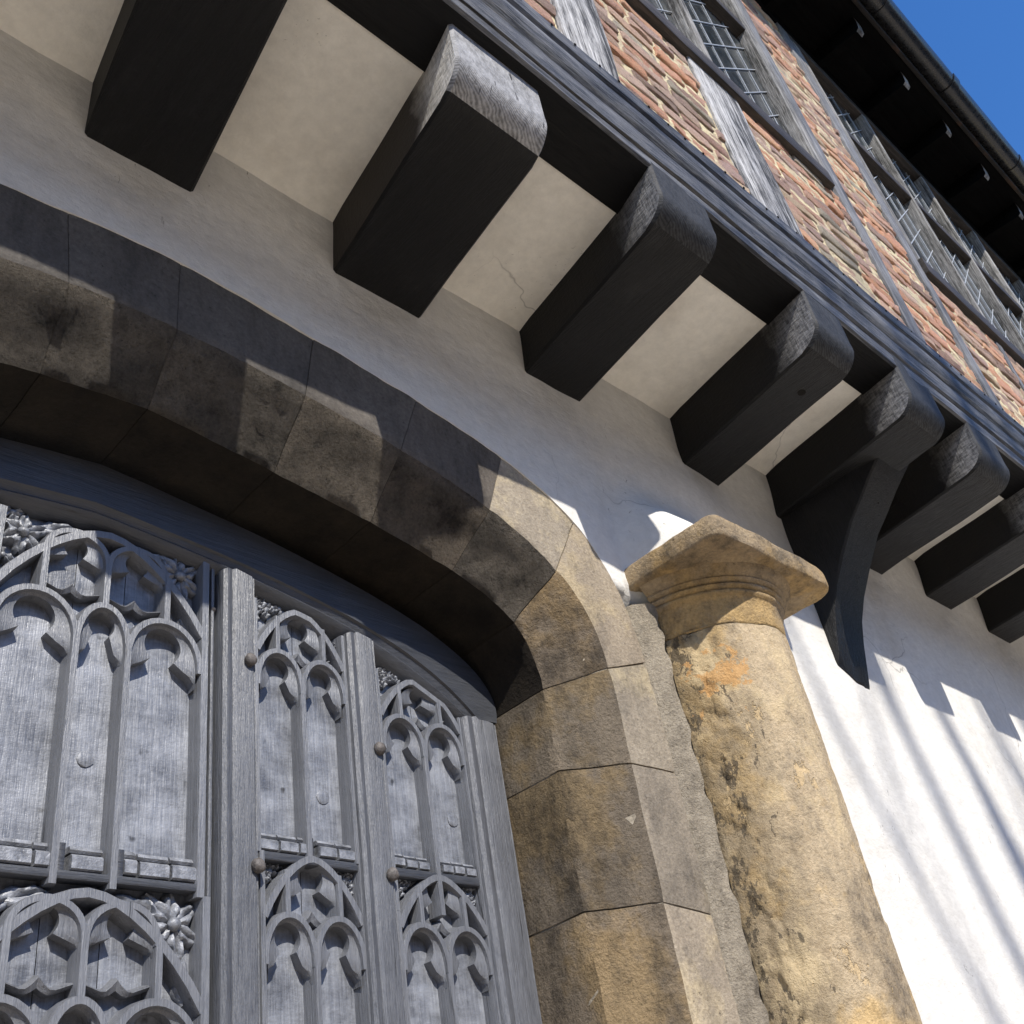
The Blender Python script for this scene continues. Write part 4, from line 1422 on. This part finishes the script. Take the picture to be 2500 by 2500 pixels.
for x in (-1.0, .7, 2.4, 4.07, 5.72, 7.4):
    mb = half_round(x - .011, x + .011, GR + .005, .004)
    mb.box(x - .011, x + .011, GY + GR - .004, -.878, GZ - .03, GZ + .005)
    mb.done('gutter_bracket', M['black_paint'], gt, smooth=40)

# ================================================================ behind the viewer: the other side of the street
t = thing('unseen_terrace', (0, -10, 0), 'unseen brick terrace across the street, added and sized to limit sky light', 'building')
mb = MB().box(-40, 40, -18, -10, 0, 4.6)  # unseen block, its height set to hold back sky fill
mb.done('wall', M['terrace'], t)
mb = MB(); mb.add([(-40, -9.7, 4.6), (40, -9.7, 4.6), (40, -14, 7.4), (-40, -14, 7.4), (-40, -18.3, 4.6), (40, -18.3, 4.6)], [(0, 1, 2, 3), (3, 2, 5, 4), (0, 3, 4), (1, 5, 2), (0, 4, 5, 1)])
mb.done('roof', M['roof'], t)

tr = thing('street_tree', (.1, -8.8, 0), 'bare street tree behind the viewer casting branch shadows on the white wall', 'tree')
mb = MB()
tube(mb, [(.1, -8.8, 0), (.12, -8.78, 2), (.08, -8.75, 4.5), (.02, -8.7, 7.0), (0, -8.7, 8.2)], [.17, .14, .12, .10, .08], 12)
mb.done('trunk', M['bark'], tr, smooth=60)
rnd = random.Random(5)
for xw, dist, rad, lean in ((2.58, 8.4, .024, .26), (2.92, 9.0, .045, .34), (3.34, 8.6, .055, .14), (3.72, 9.2, .040, .30), (4.08, 8.8, .05, .22)):
    pts, rr = [], []
    for k in range(9):
        z = 0.4 + 3.0 * k / 8
        x = xw - lean * (z - 2.75) + .07 * math.sin(z * 1.9 + xw * 7)
        pts.append((x - .38 * dist, -dist + .05 * math.sin(z * 3 + xw), z + dist)); rr.append(rad * (1.25 - .6 * k / 8))
    pts = [(.01, -8.7, 8.0), (pts[0][0] / 2, (-8.7 + pts[0][1]) / 2, (8.0 + pts[0][2]) / 2 - .05)] + pts
    rr = [.045, rad * 1.5] + rr
    mb = MB(); tube(mb, pts, rr, 7); lb = mb.done('limb', M['bark'], tr, smooth=60)
    for q in range(3):
        i0 = rnd.randint(3, 7); p = Vector(pts[i0]); sx = rnd.choice((-1, 1)) * rnd.uniform(.12, .3)
        mb = MB(); tube(mb, [p, p + Vector((sx * .5, .05, .35)), p + Vector((sx * .8, 0, .9)), p + Vector((sx, .05, 1.6))], [rad * .55, rad * .5, rad * .4, rad * .2], 6); mb.done('twig', M['bark'], lb, smooth=60)
